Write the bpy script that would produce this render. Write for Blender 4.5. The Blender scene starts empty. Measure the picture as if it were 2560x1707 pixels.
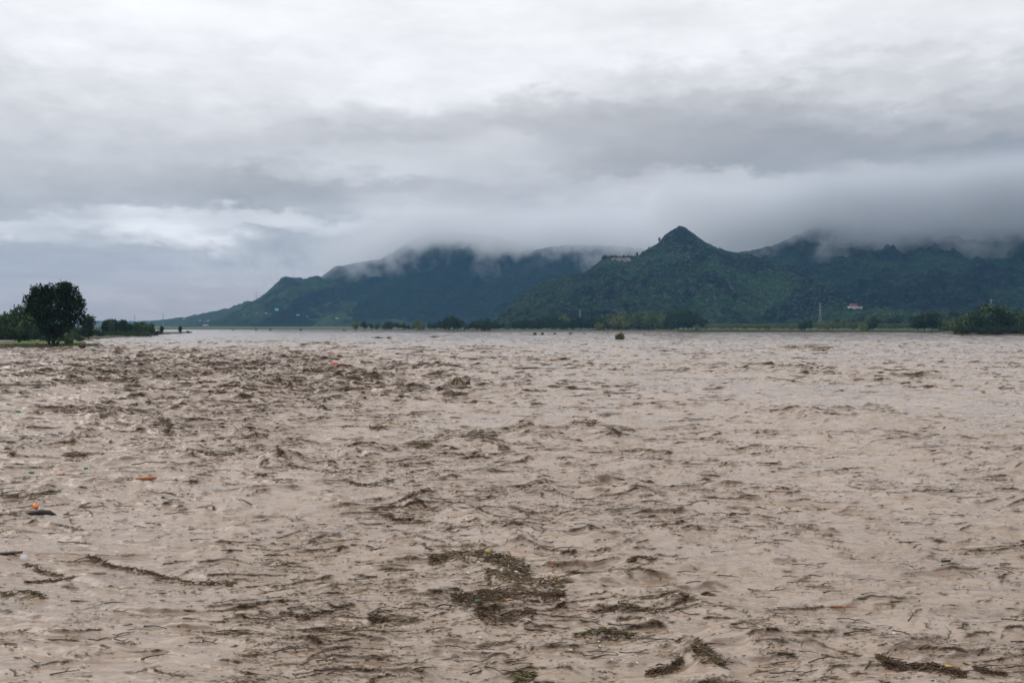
import bpy, math, random
import numpy as np
from mathutils import Vector
from mathutils.bvhtree import BVHTree

# ------------------------------------------------------------------ basics
scene = bpy.context.scene
COL = scene.collection
F = 2489.0          # focal length in pixels of the 2560 px wide photograph
CX, HY = 1280.0, 812.0   # centre column, horizon row
CAMH = 7.0
R = math.radians

def lin(c):
    return tuple(((v/255.0)/12.92 if v/255.0 <= 0.04045 else ((v/255.0+0.055)/1.055)**2.4) for v in c)

# ------------------------------------------------------------------ camera
cd = bpy.data.cameras.new('camera'); cam = bpy.data.objects.new('camera', cd); COL.objects.link(cam)
cd.sensor_width = 36.0; cd.lens = 36.0*F/2560.0
cd.clip_start = 0.5; cd.clip_end = 60000
cam.location = (0, 0, CAMH)
cam.rotation_euler = (R(90)-math.atan((853.5-HY)/F), 0, 0)
scene.camera = cam

# ------------------------------------------------------------------ world
SUN_EL, SUN_AZ = 42.0, -72.0      # degrees; azimuth from +Y towards +X
world = bpy.data.worlds.new("World"); scene.world = world; world.use_nodes = True
wn, wl = world.node_tree.nodes, world.node_tree.links
wn.clear()
def N(t, **kw):
    n = wn.new(t)
    for k, v in kw.items(): setattr(n, k, v)
    return n
def M(op, a, b=None, c=None, clamp=False):
    n = N('ShaderNodeMath', operation=op, use_clamp=clamp)
    for i, v in enumerate((a, b, c)):
        if v is None: continue
        if isinstance(v, (int, float)): n.inputs[i].default_value = v
        else: wl.new(v, n.inputs[i])
    return n.outputs[0]
tc = N('ShaderNodeTexCoord'); sep = N('ShaderNodeSeparateXYZ'); wl.new(tc.outputs['Generated'], sep.inputs[0])
dx, dy, dz = sep.outputs
az = M('ARCTAN2', dx, dy)
el = M('ARCSINE', dz)
def wnoise(scale, stretch, detail=4.0, rough=0.5, off=0.0):
    mp = N('ShaderNodeMapping'); mp.inputs['Scale'].default_value = stretch; mp.inputs['Location'].default_value = (off, off*0.7, off*1.3)
    wl.new(tc.outputs['Generated'], mp.inputs[0])
    nz = N('ShaderNodeTexNoise'); nz.inputs['Scale'].default_value = scale; nz.inputs['Detail'].default_value = detail
    nz.inputs['Roughness'].default_value = rough
    wl.new(mp.outputs[0], nz.inputs['Vector'])
    return nz.outputs['Fac']
n1 = M('SUBTRACT', wnoise(5.0, (1, 1, 3.0), 6, 0.5), 0.5)
n2 = M('SUBTRACT', wnoise(5.0, (1, 1, 2.6), 6, 0.5, 7.3), 0.5)
n3 = M('SUBTRACT', wnoise(9.0, (1, 1, 3.6), 7, 0.55, 3.1), 0.5)
n4 = M('SUBTRACT', wnoise(26.0, (1, 1, 2.6), 5, 0.55, 5.7), 0.5)
n5 = M('SUBTRACT', wnoise(60.0, (1, 1, 2.2), 4, 0.6, 2.2), 0.5)
lowband = M('MULTIPLY', M('SUBTRACT', wnoise(16.0, (0.7, 0.7, 5.5), 5, 0.6, 12.4), 0.5), 0.55)
# warp dies away towards the horizon
wf = M('ADD', M('MULTIPLY', M('MAXIMUM', el, 0.0), 1.6, clamp=True), 0.6)
elw = M('ADD', el, M('MULTIPLY', M('ADD', M('MULTIPLY', n1, 0.070), M('ADD', M('MULTIPLY', n4, 0.045), M('MULTIPLY', n5, 0.016))), wf))
azw = M('ADD', az, M('ADD', M('MULTIPLY', n2, 0.18), M('MULTIPLY', n4, 0.10)))
ELMIN, ELMAX = -4.0, 36.0
t_el = M('DIVIDE', M('SUBTRACT', elw, R(ELMIN)), R(ELMAX-ELMIN))
SKY = {
 0:   [(0,240),(80,237),(160,227),(240,217),(320,208),(400,195),(460,185),(500,178),(545,176),(566,214),(600,212),(630,178),(720,172),(800,163)],
 160: [(0,243),(90,240),(180,236),(250,222),(330,206),(400,194),(460,184),(520,178),(556,205),(578,222),(605,190),(640,176),(720,172),(800,160)],
 320: [(0,243),(80,244),(160,238),(240,224),(320,210),(400,198),(460,188),(512,182),(536,226),(575,236),(600,218),(622,180),(700,173),(800,158)],
 480: [(0,243),(80,243),(160,236),(240,226),(320,214),(400,198),(460,182),(515,176),(545,222),(590,238),(608,206),(626,180),(700,174),(800,158)],
 640: [(0,243),(80,242),(160,232),(240,230),(320,214),(380,196),(420,200),(470,172),(512,166),(540,214),(560,214),(578,176),(640,164),(690,178),(800,162)],
 800: [(0,242),(80,239),(160,236),(240,234),(300,214),(350,192),(400,206),(440,192),(480,170),(520,178),(550,212),(580,176),(640,166),(700,175),(800,160)],
 960: [(0,240),(80,236),(160,240),(230,238),(290,206),(345,190),(385,206),(430,208),(470,182),(500,198),(535,212),(575,184),(620,166),(800,150)],
 1280:[(0,238),(100,240),(200,238),(260,202),(310,188),(360,206),(420,202),(480,190),(540,176),(600,158),(800,130)],
 1600:[(0,236),(60,230),(130,240),(200,216),(250,192),(300,180),(360,176),(412,170),(440,192),(480,204),(540,186),(600,162),(800,120)],
 1920:[(0,240),(60,240),(110,235),(170,220),(230,196),(300,176),(360,163),(405,160),(432,198),(470,206),(510,186),(560,156),(600,128),(800,90)],
 2240:[(0,238),(60,236),(120,230),(200,210),(260,186),(330,166),(400,156),(425,178),(455,172),(500,146),(560,120),(600,106),(800,80)],
 2560:[(0,228),(60,232),(120,225),(180,206),(240,195),(300,172),(370,152),(430,142),(480,122),(540,100),(600,84),(800,70)],
}
cur = None
prev_az = None
for px in sorted(SKY):
    a = math.atan((px-CX)/F)
    rp = N('ShaderNodeValToRGB'); cr = rp.color_ramp; cr.interpolation = 'EASE'
    pts = []
    for py, L in SKY[px]:
        e = math.degrees(math.atan((HY-py)/F*math.cos(a)))
        pts.append(((e-ELMIN)/(ELMAX-ELMIN), lin((L, L, L))[0]))
    top = pts[0][1]
    pts.append((0.72, min(1.0, top*1.03))); pts.append((1.0, 1.0))
    pts.sort()
    while len(cr.elements) < len(pts): cr.elements.new(0.5)
    for e_, (p_, v_) in zip(cr.elements, pts):
        pass
    for i, (p_, v_) in enumerate(pts):
        cr.elements[i].position = p_
    for i, (p_, v_) in enumerate(pts):
        cr.elements[i].color = (v_, v_, v_, 1)
    wl.new(t_el, rp.inputs[0])
    o = rp.outputs[0]
    if cur is None: cur = o
    else:
        mr = N('ShaderNodeMapRange', interpolation_type='SMOOTHSTEP')
        wl.new(azw, mr.inputs['Value']); mr.inputs['From Min'].default_value = prev_az; mr.inputs['From Max'].default_value = a
        mx = N('ShaderNodeMix', data_type='RGBA'); wl.new(mr.outputs[0], mx.inputs['Factor'])
        wl.new(cur, mx.inputs[6]); wl.new(o, mx.inputs[7]); cur = mx.outputs[2]
    prev_az = a
bw = N('ShaderNodeSeparateColor'); wl.new(cur, bw.inputs[0])
val = bw.outputs[0]
# soft cloud texture, and a brighter sheet high overhead and behind the viewer
val = M('MULTIPLY', val, M('ADD', 1.14, M('ADD', M('MULTIPLY', n3, 0.30), M('ADD', M('MULTIPLY', n4, 0.12), M('MULTIPLY', M('SUBTRACT', wnoise(15.0, (1, 1, 2.8), 6, 0.55, 9.1), 0.5), 0.22)))))
lm = N('ShaderNodeMapRange', interpolation_type='SMOOTHSTEP'); wl.new(el, lm.inputs['Value']); lm.inputs['From Min'].default_value = R(4.5); lm.inputs['From Max'].default_value = R(8.5); lm.inputs['To Min'].default_value = 1.0; lm.inputs['To Max'].default_value = 0.0
val = M('MULTIPLY', val, M('ADD', 1.0, M('MULTIPLY', lowband, lm.outputs[0])))
over = N('ShaderNodeMapRange', interpolation_type='SMOOTHSTEP'); wl.new(el, over.inputs['Value'])
over.inputs['From Min'].default_value = R(22); over.inputs['From Max'].default_value = R(70); over.inputs['To Min'].default_value = 1.0; over.inputs['To Max'].default_value = 1.35
val = M('MULTIPLY', val, over.outputs[0])
tint = N('ShaderNodeValToRGB'); te = tint.color_ramp.elements
te[0].position = 0.10; te[0].color = (0.90, 0.99, 1.14, 1)
te[1].position = 0.95; te[1].color = (1.0, 0.995, 1.01, 1)
x_ = te.new(0.45); x_.color = (1.01, 1.0, 1.02, 1)
wl.new(val, tint.inputs[0])
low = N('ShaderNodeMapRange', interpolation_type='SMOOTHSTEP'); wl.new(el, low.inputs['Value'])
low.inputs['From Min'].default_value = R(-1); low.inputs['From Max'].default_value = R(6); low.inputs['To Min'].default_value = 1.0; low.inputs['To Max'].default_value = 0.0
tw = N('ShaderNodeMix', data_type='RGBA', blend_type='MULTIPLY'); wl.new(low.outputs[0], tw.inputs[0]); wl.new(tint.outputs[0], tw.inputs[6]); tw.inputs[7].default_value = (1.42, 1.16, 1.0, 1)
mul = N('ShaderNodeVectorMath', operation='SCALE'); wl.new(tw.outputs[2], mul.inputs[0]); wl.new(val, mul.inputs['Scale'])
bgc = N('ShaderNodeBackground'); wl.new(mul.outputs[0], bgc.inputs['Color']); bgc.inputs['Strength'].default_value = 1.0
nis = N('ShaderNodeTexSky', sky_type='NISHITA', sun_disc=False); nis.sun_elevation = R(SUN_EL); nis.sun_rotation = R(SUN_AZ)
bgn = N('ShaderNodeBackground'); wl.new(nis.outputs[0], bgn.inputs['Color']); bgn.inputs['Strength'].default_value = 0.10
mxs = N('ShaderNodeMixShader'); mxs.inputs[0].default_value = 0.97
wl.new(bgn.outputs[0], mxs.inputs[1]); wl.new(bgc.outputs[0], mxs.inputs[2])
wo = N('ShaderNodeOutputWorld'); wl.new(mxs.outputs[0], wo.inputs['Surface'])

# ------------------------------------------------------------------ sun (veiled by the overcast)
sd = bpy.data.lights.new('sun', 'SUN'); sd.energy = 0.7; sd.angle = R(32); sd.color = (1.0, 0.96, 0.9)
sun = bpy.data.objects.new('sun', sd); COL.objects.link(sun)
sv = Vector((math.sin(R(SUN_AZ))*math.cos(R(SUN_EL)), math.cos(R(SUN_AZ))*math.cos(R(SUN_EL)), math.sin(R(SUN_EL))))
sun.rotation_euler = sv.to_track_quat('Z', 'Y').to_euler()
sun.location = (0, 0, 60)

scene.view_settings.view_transform = 'Standard'
scene.view_settings.look = 'None'
scene.view_settings.gamma = 1.0
scene.view_settings.exposure = 0.0
cy = scene.cycles
cy.max_bounces = 6; cy.diffuse_bounces = 2; cy.glossy_bounces = 3; cy.volume_bounces = 3; cy.transmission_bounces = 2; cy.transparent_max_bounces = 6
cy.volume_max_steps = 256

# ------------------------------------------------------------------ helpers
rng = np.random.default_rng(11)
random.seed(5)

def tag(o, label=None, cat=None, group=None, kind=None):
    if label: o['label'] = label
    if cat: o['category'] = cat
    if group: o['group'] = group
    if kind: o['kind'] = kind
    return o
def empty(name, loc, rz=0.0, sc=1.0):
    o = bpy.data.objects.new(name, None); COL.objects.link(o); o.location = loc
    o.rotation_euler = (0, 0, rz); o.scale = (sc, sc, sc); o.empty_display_size = 0.5
    return o
def np_mesh(name, V, Fq, mats=(), smooth=False, fcol=None, vcol=None, mi=None):
    V = np.ascontiguousarray(V, dtype=np.float32); Fq = np.ascontiguousarray(Fq, dtype=np.int32)
    me = bpy.data.meshes.new(name)
    k = Fq.shape[1]; n = len(Fq)
    me.vertices.add(len(V)); me.vertices.foreach_set('co', V.ravel())
    me.loops.add(n*k); me.loops.foreach_set('vertex_index', Fq.ravel())
    me.polygons.add(n); me.polygons.foreach_set('loop_start', np.arange(0, n*k, k, dtype=np.int32))
    me.polygons.foreach_set('loop_total', np.full(n, k, dtype=np.int32))
    for m in mats: me.materials.append(m)
    if mi is not None: me.polygons.foreach_set('material_index', np.ascontiguousarray(mi, dtype=np.int32))
    me.update(calc_edges=True)
    if smooth: me.polygons.foreach_set('use_smooth', np.ones(n, dtype=bool))
    if fcol is not None:
        at = me.attributes.new('tone', 'FLOAT_COLOR', 'FACE')
        at.data.foreach_set('color', np.ascontiguousarray(fcol, dtype=np.float32).ravel())
    if vcol is not None:
        for nm, arr in vcol.items():
            at = me.attributes.new(nm, 'FLOAT', 'POINT'); at.data.foreach_set('value', np.ascontiguousarray(arr, dtype=np.float32).ravel())
    return me
def link(name, me, parent=None, loc=None, rz=0.0):
    o = bpy.data.objects.new(name, me); COL.objects.link(o)
    if parent: o.parent = parent
    if loc is not None: o.location = loc
    if rz: o.rotation_euler = (0, 0, rz)
    return o

def hash2(ix, iy, seed):
    h = (ix.astype(np.int64)*374761393 + iy.astype(np.int64)*668265263 + seed*974634777) & 0xffffffff
    h = ((h ^ (h >> 13))*1274126177) & 0xffffffff
    h = (h ^ (h >> 16)) & 0xffff
    return h
GR = np.stack([np.cos(np.arange(256)/256*2*np.pi), np.sin(np.arange(256)/256*2*np.pi)], 1).astype(np.float32)
def perlin(x, y, seed=0):
    x = np.asarray(x, dtype=np.float64); y = np.asarray(y, dtype=np.float64)
    x0 = np.floor(x); y0 = np.floor(y); fx = (x-x0).astype(np.float32); fy = (y-y0).astype(np.float32)
    ix = x0.astype(np.int64); iy = y0.astype(np.int64)
    u = fx*fx*fx*(fx*(fx*6-15)+10); v = fy*fy*fy*(fy*(fy*6-15)+10)
    def g(a, b):
        G = GR[hash2(ix+a, iy+b, seed) & 255]
        return G[..., 0]*(fx-a)+G[..., 1]*(fy-b)
    n00, n10, n01, n11 = g(0, 0), g(1, 0), g(0, 1), g(1, 1)
    return ((n00*(1-u)+n10*u)*(1-v)+(n01*(1-u)+n11*u)*v)*1.5
def fbm(x, y, seed=0, octv=4, gain=0.5):
    s = 0; a = 1.0
    for i in range(octv):
        s = s+a*perlin(x*2**i, y*2**i, seed+i*17); a *= gain
    return s
def sstep(e0, e1, x):
    t = np.clip((x-e0)/(e1-e0), 0, 1); return t*t*(3-2*t)

def at(px, py, z=0.0):            # the point of the level plane z seen at a photo pixel
    Y = (CAMH-z)*F/(py-HY); return ((px-CX)/F*Y, Y)

# ------------------------------------------------------------------ materials
def mat(name, base, rough=0.8, spec=0.3):
    m = bpy.data.materials.new(name); m.use_nodes = True
    b = m.node_tree.nodes['Principled BSDF']
    b.inputs['Base Color'].default_value = (*base, 1); b.inputs['Roughness'].default_value = rough
    b.inputs['Specular IOR Level'].default_value = spec
    return m
class NT:
    def __init__(s, m): s.m = m; s.n = m.node_tree.nodes; s.l = m.node_tree.links; s.b = s.n['Principled BSDF']
    def noise(s, scale, detail=4, rough=0.55, stretch=(1, 1, 1), src='Object', rot=(0,0,0)):
        tc = s.n.new('ShaderNodeTexCoord'); mp = s.n.new('ShaderNodeMapping'); mp.inputs['Scale'].default_value = stretch; mp.inputs['Rotation'].default_value = rot
        s.l.new(tc.outputs[src], mp.inputs[0]); nz = s.n.new('ShaderNodeTexNoise'); nz.inputs['Scale'].default_value = scale
        nz.inputs['Detail'].default_value = detail; nz.inputs['Roughness'].default_value = rough; s.l.new(mp.outputs[0], nz.inputs['Vector'])
        return nz.outputs['Fac']
    def ramp(s, fac, stops, interp='LINEAR'):
        r = s.n.new('ShaderNodeValToRGB'); r.color_ramp.interpolation = interp
        e = r.color_ramp.elements
        while len(e) < len(stops): e.new(0.5)
        for i, (p, c) in enumerate(stops): e[i].position = p
        for i, (p, c) in enumerate(stops): e[i].color = (*c, 1) if len(c) == 3 else c
        s.l.new(fac, r.inputs[0]); return r.outputs[0]
    def mix(s, f, a, b, mode='MIX'):
        x = s.n.new('ShaderNodeMix'); x.data_type = 'RGBA'; x.blend_type = mode
        for i, v in ((0, f), (6, a), (7, b)):
            if isinstance(v, (int, float)): x.inputs[i].default_value = v
            elif isinstance(v, tuple): x.inputs[i].default_value = (*v, 1)
            else: s.l.new(v, x.inputs[i])
        return x.outputs[2]
    def math(s, op, a, b=0.0, clamp=False):
        x = s.n.new('ShaderNodeMath'); x.operation = op; x.use_clamp = clamp
        for i, v in enumerate((a, b)):
            if isinstance(v, (int, float)): x.inputs[i].default_value = v
            else: s.l.new(v, x.inputs[i])
        return x.outputs[0]
    def attr(s, name, out='Fac'):
        a = s.n.new('ShaderNodeAttribute'); a.attribute_name = name; return a.outputs[out]
    def bump(s, h, strength, dist):
        b = s.n.new('ShaderNodeBump'); b.inputs['Strength'].default_value = strength; b.inputs['Distance'].default_value = dist
        s.l.new(h, b.inputs['Height']); s.l.new(b.outputs[0], s.b.inputs['Normal'])
    def base(s, c): s.l.new(c, s.b.inputs['Base Color'])

def leaf_mat(name, dark, light):
    m = mat(name, dark, 0.85, 0.06); t = NT(m)
    c = t.ramp(t.attr('tone'), [(0.0, dark), (1.0, light)])
    t.base(c); return m
M_LEAF_BIG = leaf_mat('big_tree_leaves', (0.008, 0.014, 0.006), (0.026, 0.042, 0.014))
M_LEAF_A = leaf_mat('leaves_mid_green', (0.030, 0.052, 0.024), (0.095, 0.135, 0.055))
M_LEAF_B = leaf_mat('leaves_dark_green', (0.016, 0.028, 0.016), (0.045, 0.068, 0.030))
M_LEAF_C = leaf_mat('leaves_olive', (0.06, 0.078, 0.03), (0.17, 0.19, 0.075))
M_BARK = mat('bark', (0.035, 0.028, 0.022), 0.9)
M_WOOD_WET = mat('wet_wood', (0.035, 0.022, 0.013), 0.45, 0.5)
_t = NT(M_WOOD_WET); _t.base(_t.ramp(_t.noise(9, 3), [(0.3, (0.02, 0.012, 0.007)), (0.7, (0.075, 0.048, 0.028))]))

# =================================================================== WATER
SX = 0.62       # features are longer across the view than along it
def rough_mask(x, y):
    a = 0.6+0.9*fbm(x/38.0, y/60.0, 91, 3)
    # torn-up belt on the left (photo x 0-1150, y 850-1150) and the wake of the standing waves in the middle
    L = np.exp(-((x/np.maximum(y, 1)+0.32)/0.26)**2)*sstep(30, 60, y)*(1-sstep(140, 430, y))
    Cn = np.exp(-((x-0.10*y*0.4-0.6)/(3.2+y*0.05))**2)*(1-sstep(40, 70, y))
    R_ = -0.25*sstep(6, 22, x-0.12*y)*(1-sstep(90, 160, y))
    return np.clip(0.34+0.35*a+0.66*L+0.16*Cn+0.3*R_, 0.16, 1.3)
BUMPS = []      # standing waves and boils: (x, y, rx, ry, h)
for px, py, w, d, h in [(1205,1440,125,1.6,0.26),(1300,1520,165,1.0,0.24),(1330,1600,130,1.1,0.18),(1190,1560,60,.9,.16),(1300,1560,70,.5,.2),(1760,1560,120,1.3,0.34),(1560,1545,110,1.0,.22),
        (1900,1620,120,0.9,.15),(1690,1650,120,1.0,0.24),(1770,1690,70,.8,.3),(1150,1290,110,1.6,0.28),(1040,1255,80,1.6,0.26),(1480,1205,140,2.4,0.38),(1610,1250,60,1.8,.25),(1310,1375,50,.8,.22),(940,1140,90,2.5,0.34),(890,1148,60,2.2,0.28),
        (250,1285,80,1.4,.28),(410,1085,60,3,.45),(290,1055,90,4,.45),(560,1410,60,1,.12),(1300,1080,90,4,.4),(1480,1085,80,4,.42),(1190,1110,90,3.6,.4),(1090,930,90,9,.6),(1100,905,70,9,.6),(2200,1050,80,4,.42),(2000,1040,90,4,.42),
        (2420,1170,60,3,.35),(1900,1390,60,1.2,.12),(2320,1560,120,1.2,.13),(1360,1235,60,2,.25),(1580,1430,90,1,.18),(700,1160,60,2.6,.3),(120,1250,90,2,.2),(2540,1180,40,3,.5),(2010,878,110,14,.7),(800,865,90,14,.6)]:
    x, y = at(px, py); BUMPS.append((x, y, w/F*y*0.8, d*(1.3 if py > 1500 else 1), h*(0.62 if py > 1500 else 1)))
def crests(x, y, lam, seed, run=1.9):
    """short-crested running waves: steep face towards the viewer's side, long back; each crest broken along its length"""
    ph = y/lam+1.9*perlin(x/(lam*5.5), y/(lam*4.5), seed)+0.45*perlin(x/(lam*2.0), y/(lam*1.6), seed+1)+0.16*perlin(x/(lam*0.7), y/(lam*0.6), seed+3)
    k = np.floor(ph); t = ph-k
    prof = np.where(t < 0.22, sstep(0, 0.22, t), np.clip(1-(t-0.22)/0.78, 0, 1)**1.6)
    A = perlin(x/(lam*run)+k*13.37, k*0.73+0.37, seed+2)+0.35*perlin(x/(lam*run*0.35)+k*7.1, k*0.51+0.2, seed+4)
    face = np.exp(-((t-0.15)/0.085)**2)  # band on the steep face, used to paint its shade
    return prof, A, face
def waves(x, y, sp=None):
    """height and dark mask (debris plus painted wave-face shade) at world points; sp = mesh spacing there (short waves fade where it is coarse)."""
    x = np.asarray(x, dtype=np.float64); y = np.asarray(y, dtype=np.float64)
    if sp is None: sp = np.zeros_like(x)
    m = rough_mask(x, y)
    def fade(lam): return 1-sstep(0.22, 0.55, sp/lam)
    far = sstep(32, 115, y)
    h = 0.16*perlin(x*SX/6.5, y/5.0, 10)*(0.6+0.6*m)+0.09*m*perlin(x*SX/3.6, y/2.4, 11)
    big = np.zeros_like(x)
    for bx, by, rx, ry, bh in BUMPS:
        d2 = ((x-bx)/rx)**2+((y-by+0.25*ry*np.sin((x-bx)/rx*2.3))/ry)**2
        k = np.exp(-np.minimum(d2, 30))
        big = np.maximum(big, k)
        h = h+bh*k*(1+0.5*perlin(x/0.8+bx, y/0.6, 31))
        h = h-bh*0.35*np.exp(-np.minimum(((x-bx)/(rx*1.1))**2+((y-by+1.7*ry)/ry)**2, 30))
    q = (m-0.60)*0.50+0.15*big
    zone = q+0.36*perlin(x/8.0, y/11.0, 42)+0.30*perlin(x/2.9, y/3.6, 43)
    ch = 0; shade_deb = np.zeros_like(x)
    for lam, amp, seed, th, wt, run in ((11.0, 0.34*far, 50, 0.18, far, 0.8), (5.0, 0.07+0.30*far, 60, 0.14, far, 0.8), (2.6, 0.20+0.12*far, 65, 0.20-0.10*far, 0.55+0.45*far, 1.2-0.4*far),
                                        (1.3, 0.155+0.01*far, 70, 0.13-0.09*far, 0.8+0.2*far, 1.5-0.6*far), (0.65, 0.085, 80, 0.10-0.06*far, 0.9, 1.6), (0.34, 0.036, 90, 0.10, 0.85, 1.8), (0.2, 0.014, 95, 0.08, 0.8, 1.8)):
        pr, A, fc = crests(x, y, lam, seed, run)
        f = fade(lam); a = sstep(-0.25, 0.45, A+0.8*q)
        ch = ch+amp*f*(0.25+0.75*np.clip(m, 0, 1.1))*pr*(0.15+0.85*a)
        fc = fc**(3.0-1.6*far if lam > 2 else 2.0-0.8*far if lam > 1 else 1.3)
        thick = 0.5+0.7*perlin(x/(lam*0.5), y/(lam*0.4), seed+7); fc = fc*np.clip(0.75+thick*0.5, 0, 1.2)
        shade_deb = np.maximum(shade_deb, wt*f*fc*sstep(th+0.07, th+0.36, A*0.85+zone*1.1))  # dark wave faces painted in, together with floating debris
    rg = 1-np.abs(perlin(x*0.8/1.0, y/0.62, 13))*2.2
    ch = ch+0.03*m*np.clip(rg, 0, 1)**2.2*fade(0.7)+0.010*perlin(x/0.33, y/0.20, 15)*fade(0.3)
    shade_deb = np.maximum(shade_deb, 0.7*sstep(0.8, 0.99, rg)*sstep(0.15, 0.5, zone)*fade(0.7))
    return h+ch, np.clip(shade_deb, 0, 1), ch, zone

rows = []; y = 14.0
while y < 1750:
    rows.append(y); y += max(0.042, 0.0017*y) if y < 420 else (0.003*y if y < 900 else 0.008*y)
rows += [2200, 3000, 4500, 7000, 10500]
rows = np.array(rows); NCOL = 1400
ta = np.linspace(-0.60, 0.60, NCOL)
YY, TT = np.meshgrid(rows, ta, indexing='ij'); XX = YY*TT
spc = np.maximum(np.gradient(rows)[:, None]*np.ones_like(TT), YY*(ta[1]-ta[0])*0.8)
H, SHADE_DEB, RM, PT = waves(XX, YY, spc)
H = H*(1-sstep(900, 1500, YY))
nr, nc = XX.shape
idx = np.arange(nr*nc).reshape(nr, nc)
FQ = np.stack([idx[:-1, :-1].ravel(), idx[:-1, 1:].ravel(), idx[1:, 1:].ravel(), idx[1:, :-1].ravel()], 1)
M_WATER = mat('muddy_water', (0.33, 0.24, 0.17), 0.2, 0.5)
t = NT(M_WATER); t.b.inputs['IOR'].default_value = 1.88
mud = t.ramp(t.noise(0.09, 5, 0.6, (1, 0.6, 1)), [(0.3, (0.248, 0.173, 0.115)), (0.72, (0.345, 0.254, 0.186))])
mud = t.mix(t.ramp(t.noise(0.35, 6, 0.65, (0.6, 1.2, 1)), [(0.50, (0, 0, 0)), (0.78, (0.4, 0.4, 0.4))]), mud, (0.20, 0.13, 0.078))
shade_deb = t.attr('debris')  # floating debris and wave-face shade, both painted dark brown
fine = t.noise(3.2, 7, 0.72, (0.7, 2.2, 1.0))
fine2 = t.noise(9.0, 5, 0.7, (0.6, 2.6, 1.0))
streak = t.noise(2.6, 6, 0.75, (0.55, 2.6, 1.0))
streak2 = t.noise(0.8, 6, 0.75, (0.5, 1.6, 1.0))
thin = t.math('ADD', t.ramp(streak, [(0.57, (0, 0, 0)), (0.66, (1.0,)*3)]), t.ramp(streak2, [(0.60, (0, 0, 0)), (0.70, (0.6,)*3)]))
mask = t.math('ADD', t.math('MULTIPLY', shade_deb, 0.9), t.math('MULTIPLY', t.math('SUBTRACT', fine, 0.5), 1.25))
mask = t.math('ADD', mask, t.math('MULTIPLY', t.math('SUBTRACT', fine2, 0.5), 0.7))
mask = t.math('ADD', t.ramp(mask, [(0.18, (0, 0, 0)), (0.76, (1, 1, 1))]), t.math('MULTIPLY', thin, 0.45), True)  # wide ramp paints soft wave-front shade around the marks
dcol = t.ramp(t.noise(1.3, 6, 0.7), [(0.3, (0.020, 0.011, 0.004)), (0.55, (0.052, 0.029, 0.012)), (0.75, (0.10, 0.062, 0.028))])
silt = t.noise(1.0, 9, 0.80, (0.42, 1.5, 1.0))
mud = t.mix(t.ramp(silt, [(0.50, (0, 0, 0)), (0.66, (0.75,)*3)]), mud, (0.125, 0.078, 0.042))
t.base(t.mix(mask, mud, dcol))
t.l.new(t.ramp(mask, [(0.0, (0.10,)*3), (1.0, (0.55,)*3)]), t.b.inputs['Roughness'])
t.l.new(t.ramp(mask, [(0.0, (0.5,)*3), (1.0, (0.08,)*3)]), t.b.inputs['Specular IOR Level'])
silt = t.noise(1.1, 8, 0.78, (0.45, 1.5, 1.0))
hb = t.math('ADD', t.math('MULTIPLY', t.noise(1.8, 6, 0.62, (0.55, 1.3, 1)), 1.0), t.math('MULTIPLY', fine, 0.5))
t.bump(hb, 0.55, 0.10)
LEAN = 0.7; YL = YY-LEAN*RM*(1-sstep(150, 400, YY))      # crests lean forward
wm = np_mesh('river_water', np.stack([XX.ravel(), YL.ravel(), H.ravel()], 1), FQ, [M_WATER], True, vcol={'debris': SHADE_DEB.ravel()})  # the attribute carries debris and painted shade of the wave faces
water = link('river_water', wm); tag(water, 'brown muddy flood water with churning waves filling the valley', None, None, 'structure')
del XX, YY, TT, FQ, idx, RM, PT

# river bed and ground under everything
GB = mat('river_bed', (0.16, 0.11, 0.07), 0.95)
g = np_mesh('ground', [(-12000, -2500, -2.2), (12000, -2500, -2.2), (12000, 12200, -2.2), (-12000, 12200, -2.2)], [(0, 1, 2, 3)], [GB])
tag(link('ground', g), None, None, None, 'structure')

# =================================================================== LAND
M_LAND = mat('green_plain', (0.06, 0.09, 0.03), 0.95)
t = NT(M_LAND); t.base(t.ramp(t.noise(0.02, 6, 0.65, (1, 0.4, 1)), [(0.35, (0.025, 0.042, 0.016)), (0.55, (0.045, 0.07, 0.022)), (0.72, (0.08, 0.10, 0.035))]))
M_BANK = mat('earth_bank', (0.06, 0.04, 0.03), 0.95)
t = NT(M_BANK); t.base(t.ramp(t.noise(0.8, 6, 0.7), [(0.3, (0.03, 0.02, 0.016)), (0.7, (0.10, 0.07, 0.05))]))
t.bump(t.noise(1.2, 6, 0.7), 0.8, 0.4)

def land_strip(name, shore, depth_to, top, lab):
    """land behind a shoreline given as photo pixels: wet bank, then a nearly level top reaching back."""
    P = [];
    px = np.arange(shore[0][0], shore[-1][0]+0.1, 6.0)
    sy = np.interp(px, [s[0] for s in shore], [s[1] for s in shore])
    prof = [(0.0, -0.6), (0.6, 0.25), (1.4, top*0.75), (3.0, top)]
    tail = [20, 60, 160, 400, 1000, depth_to]
    V = []
    for a, b in zip(px, sy):
        x, y = at(a, b)
        j = float(perlin(np.array([a/26.0]), np.array([3.3]), 77)[0])*3
        y += j*0.6
        for d, z in prof:
            V.append((x*(y+d)/y, y+d, z+0.12*math.sin(a*0.9+d*3)+ (0.1*j if d > 1 else 0)))
        for d in tail:
            V.append((x*(y+d)/y, y+d, top+0.2*math.sin(a*0.13+d*0.02)))
    k = len(prof)+len(tail); V = np.array(V); n = len(px)
    ii = np.arange(n*k).reshape(n, k)
    Fq = np.stack([ii[:-1, :-1].ravel(), ii[1:, :-1].ravel(), ii[1:, 1:].ravel(), ii[:-1, 1:].ravel()], 1)
    mi = np.tile(np.array([1, 1, 1]+[0]*(k-4)), n-1)
    o = link(name, np_mesh(name, V, Fq, [M_LAND, M_BANK], True, mi=mi)); tag(o, lab, None, None, 'structure'); return o
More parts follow.
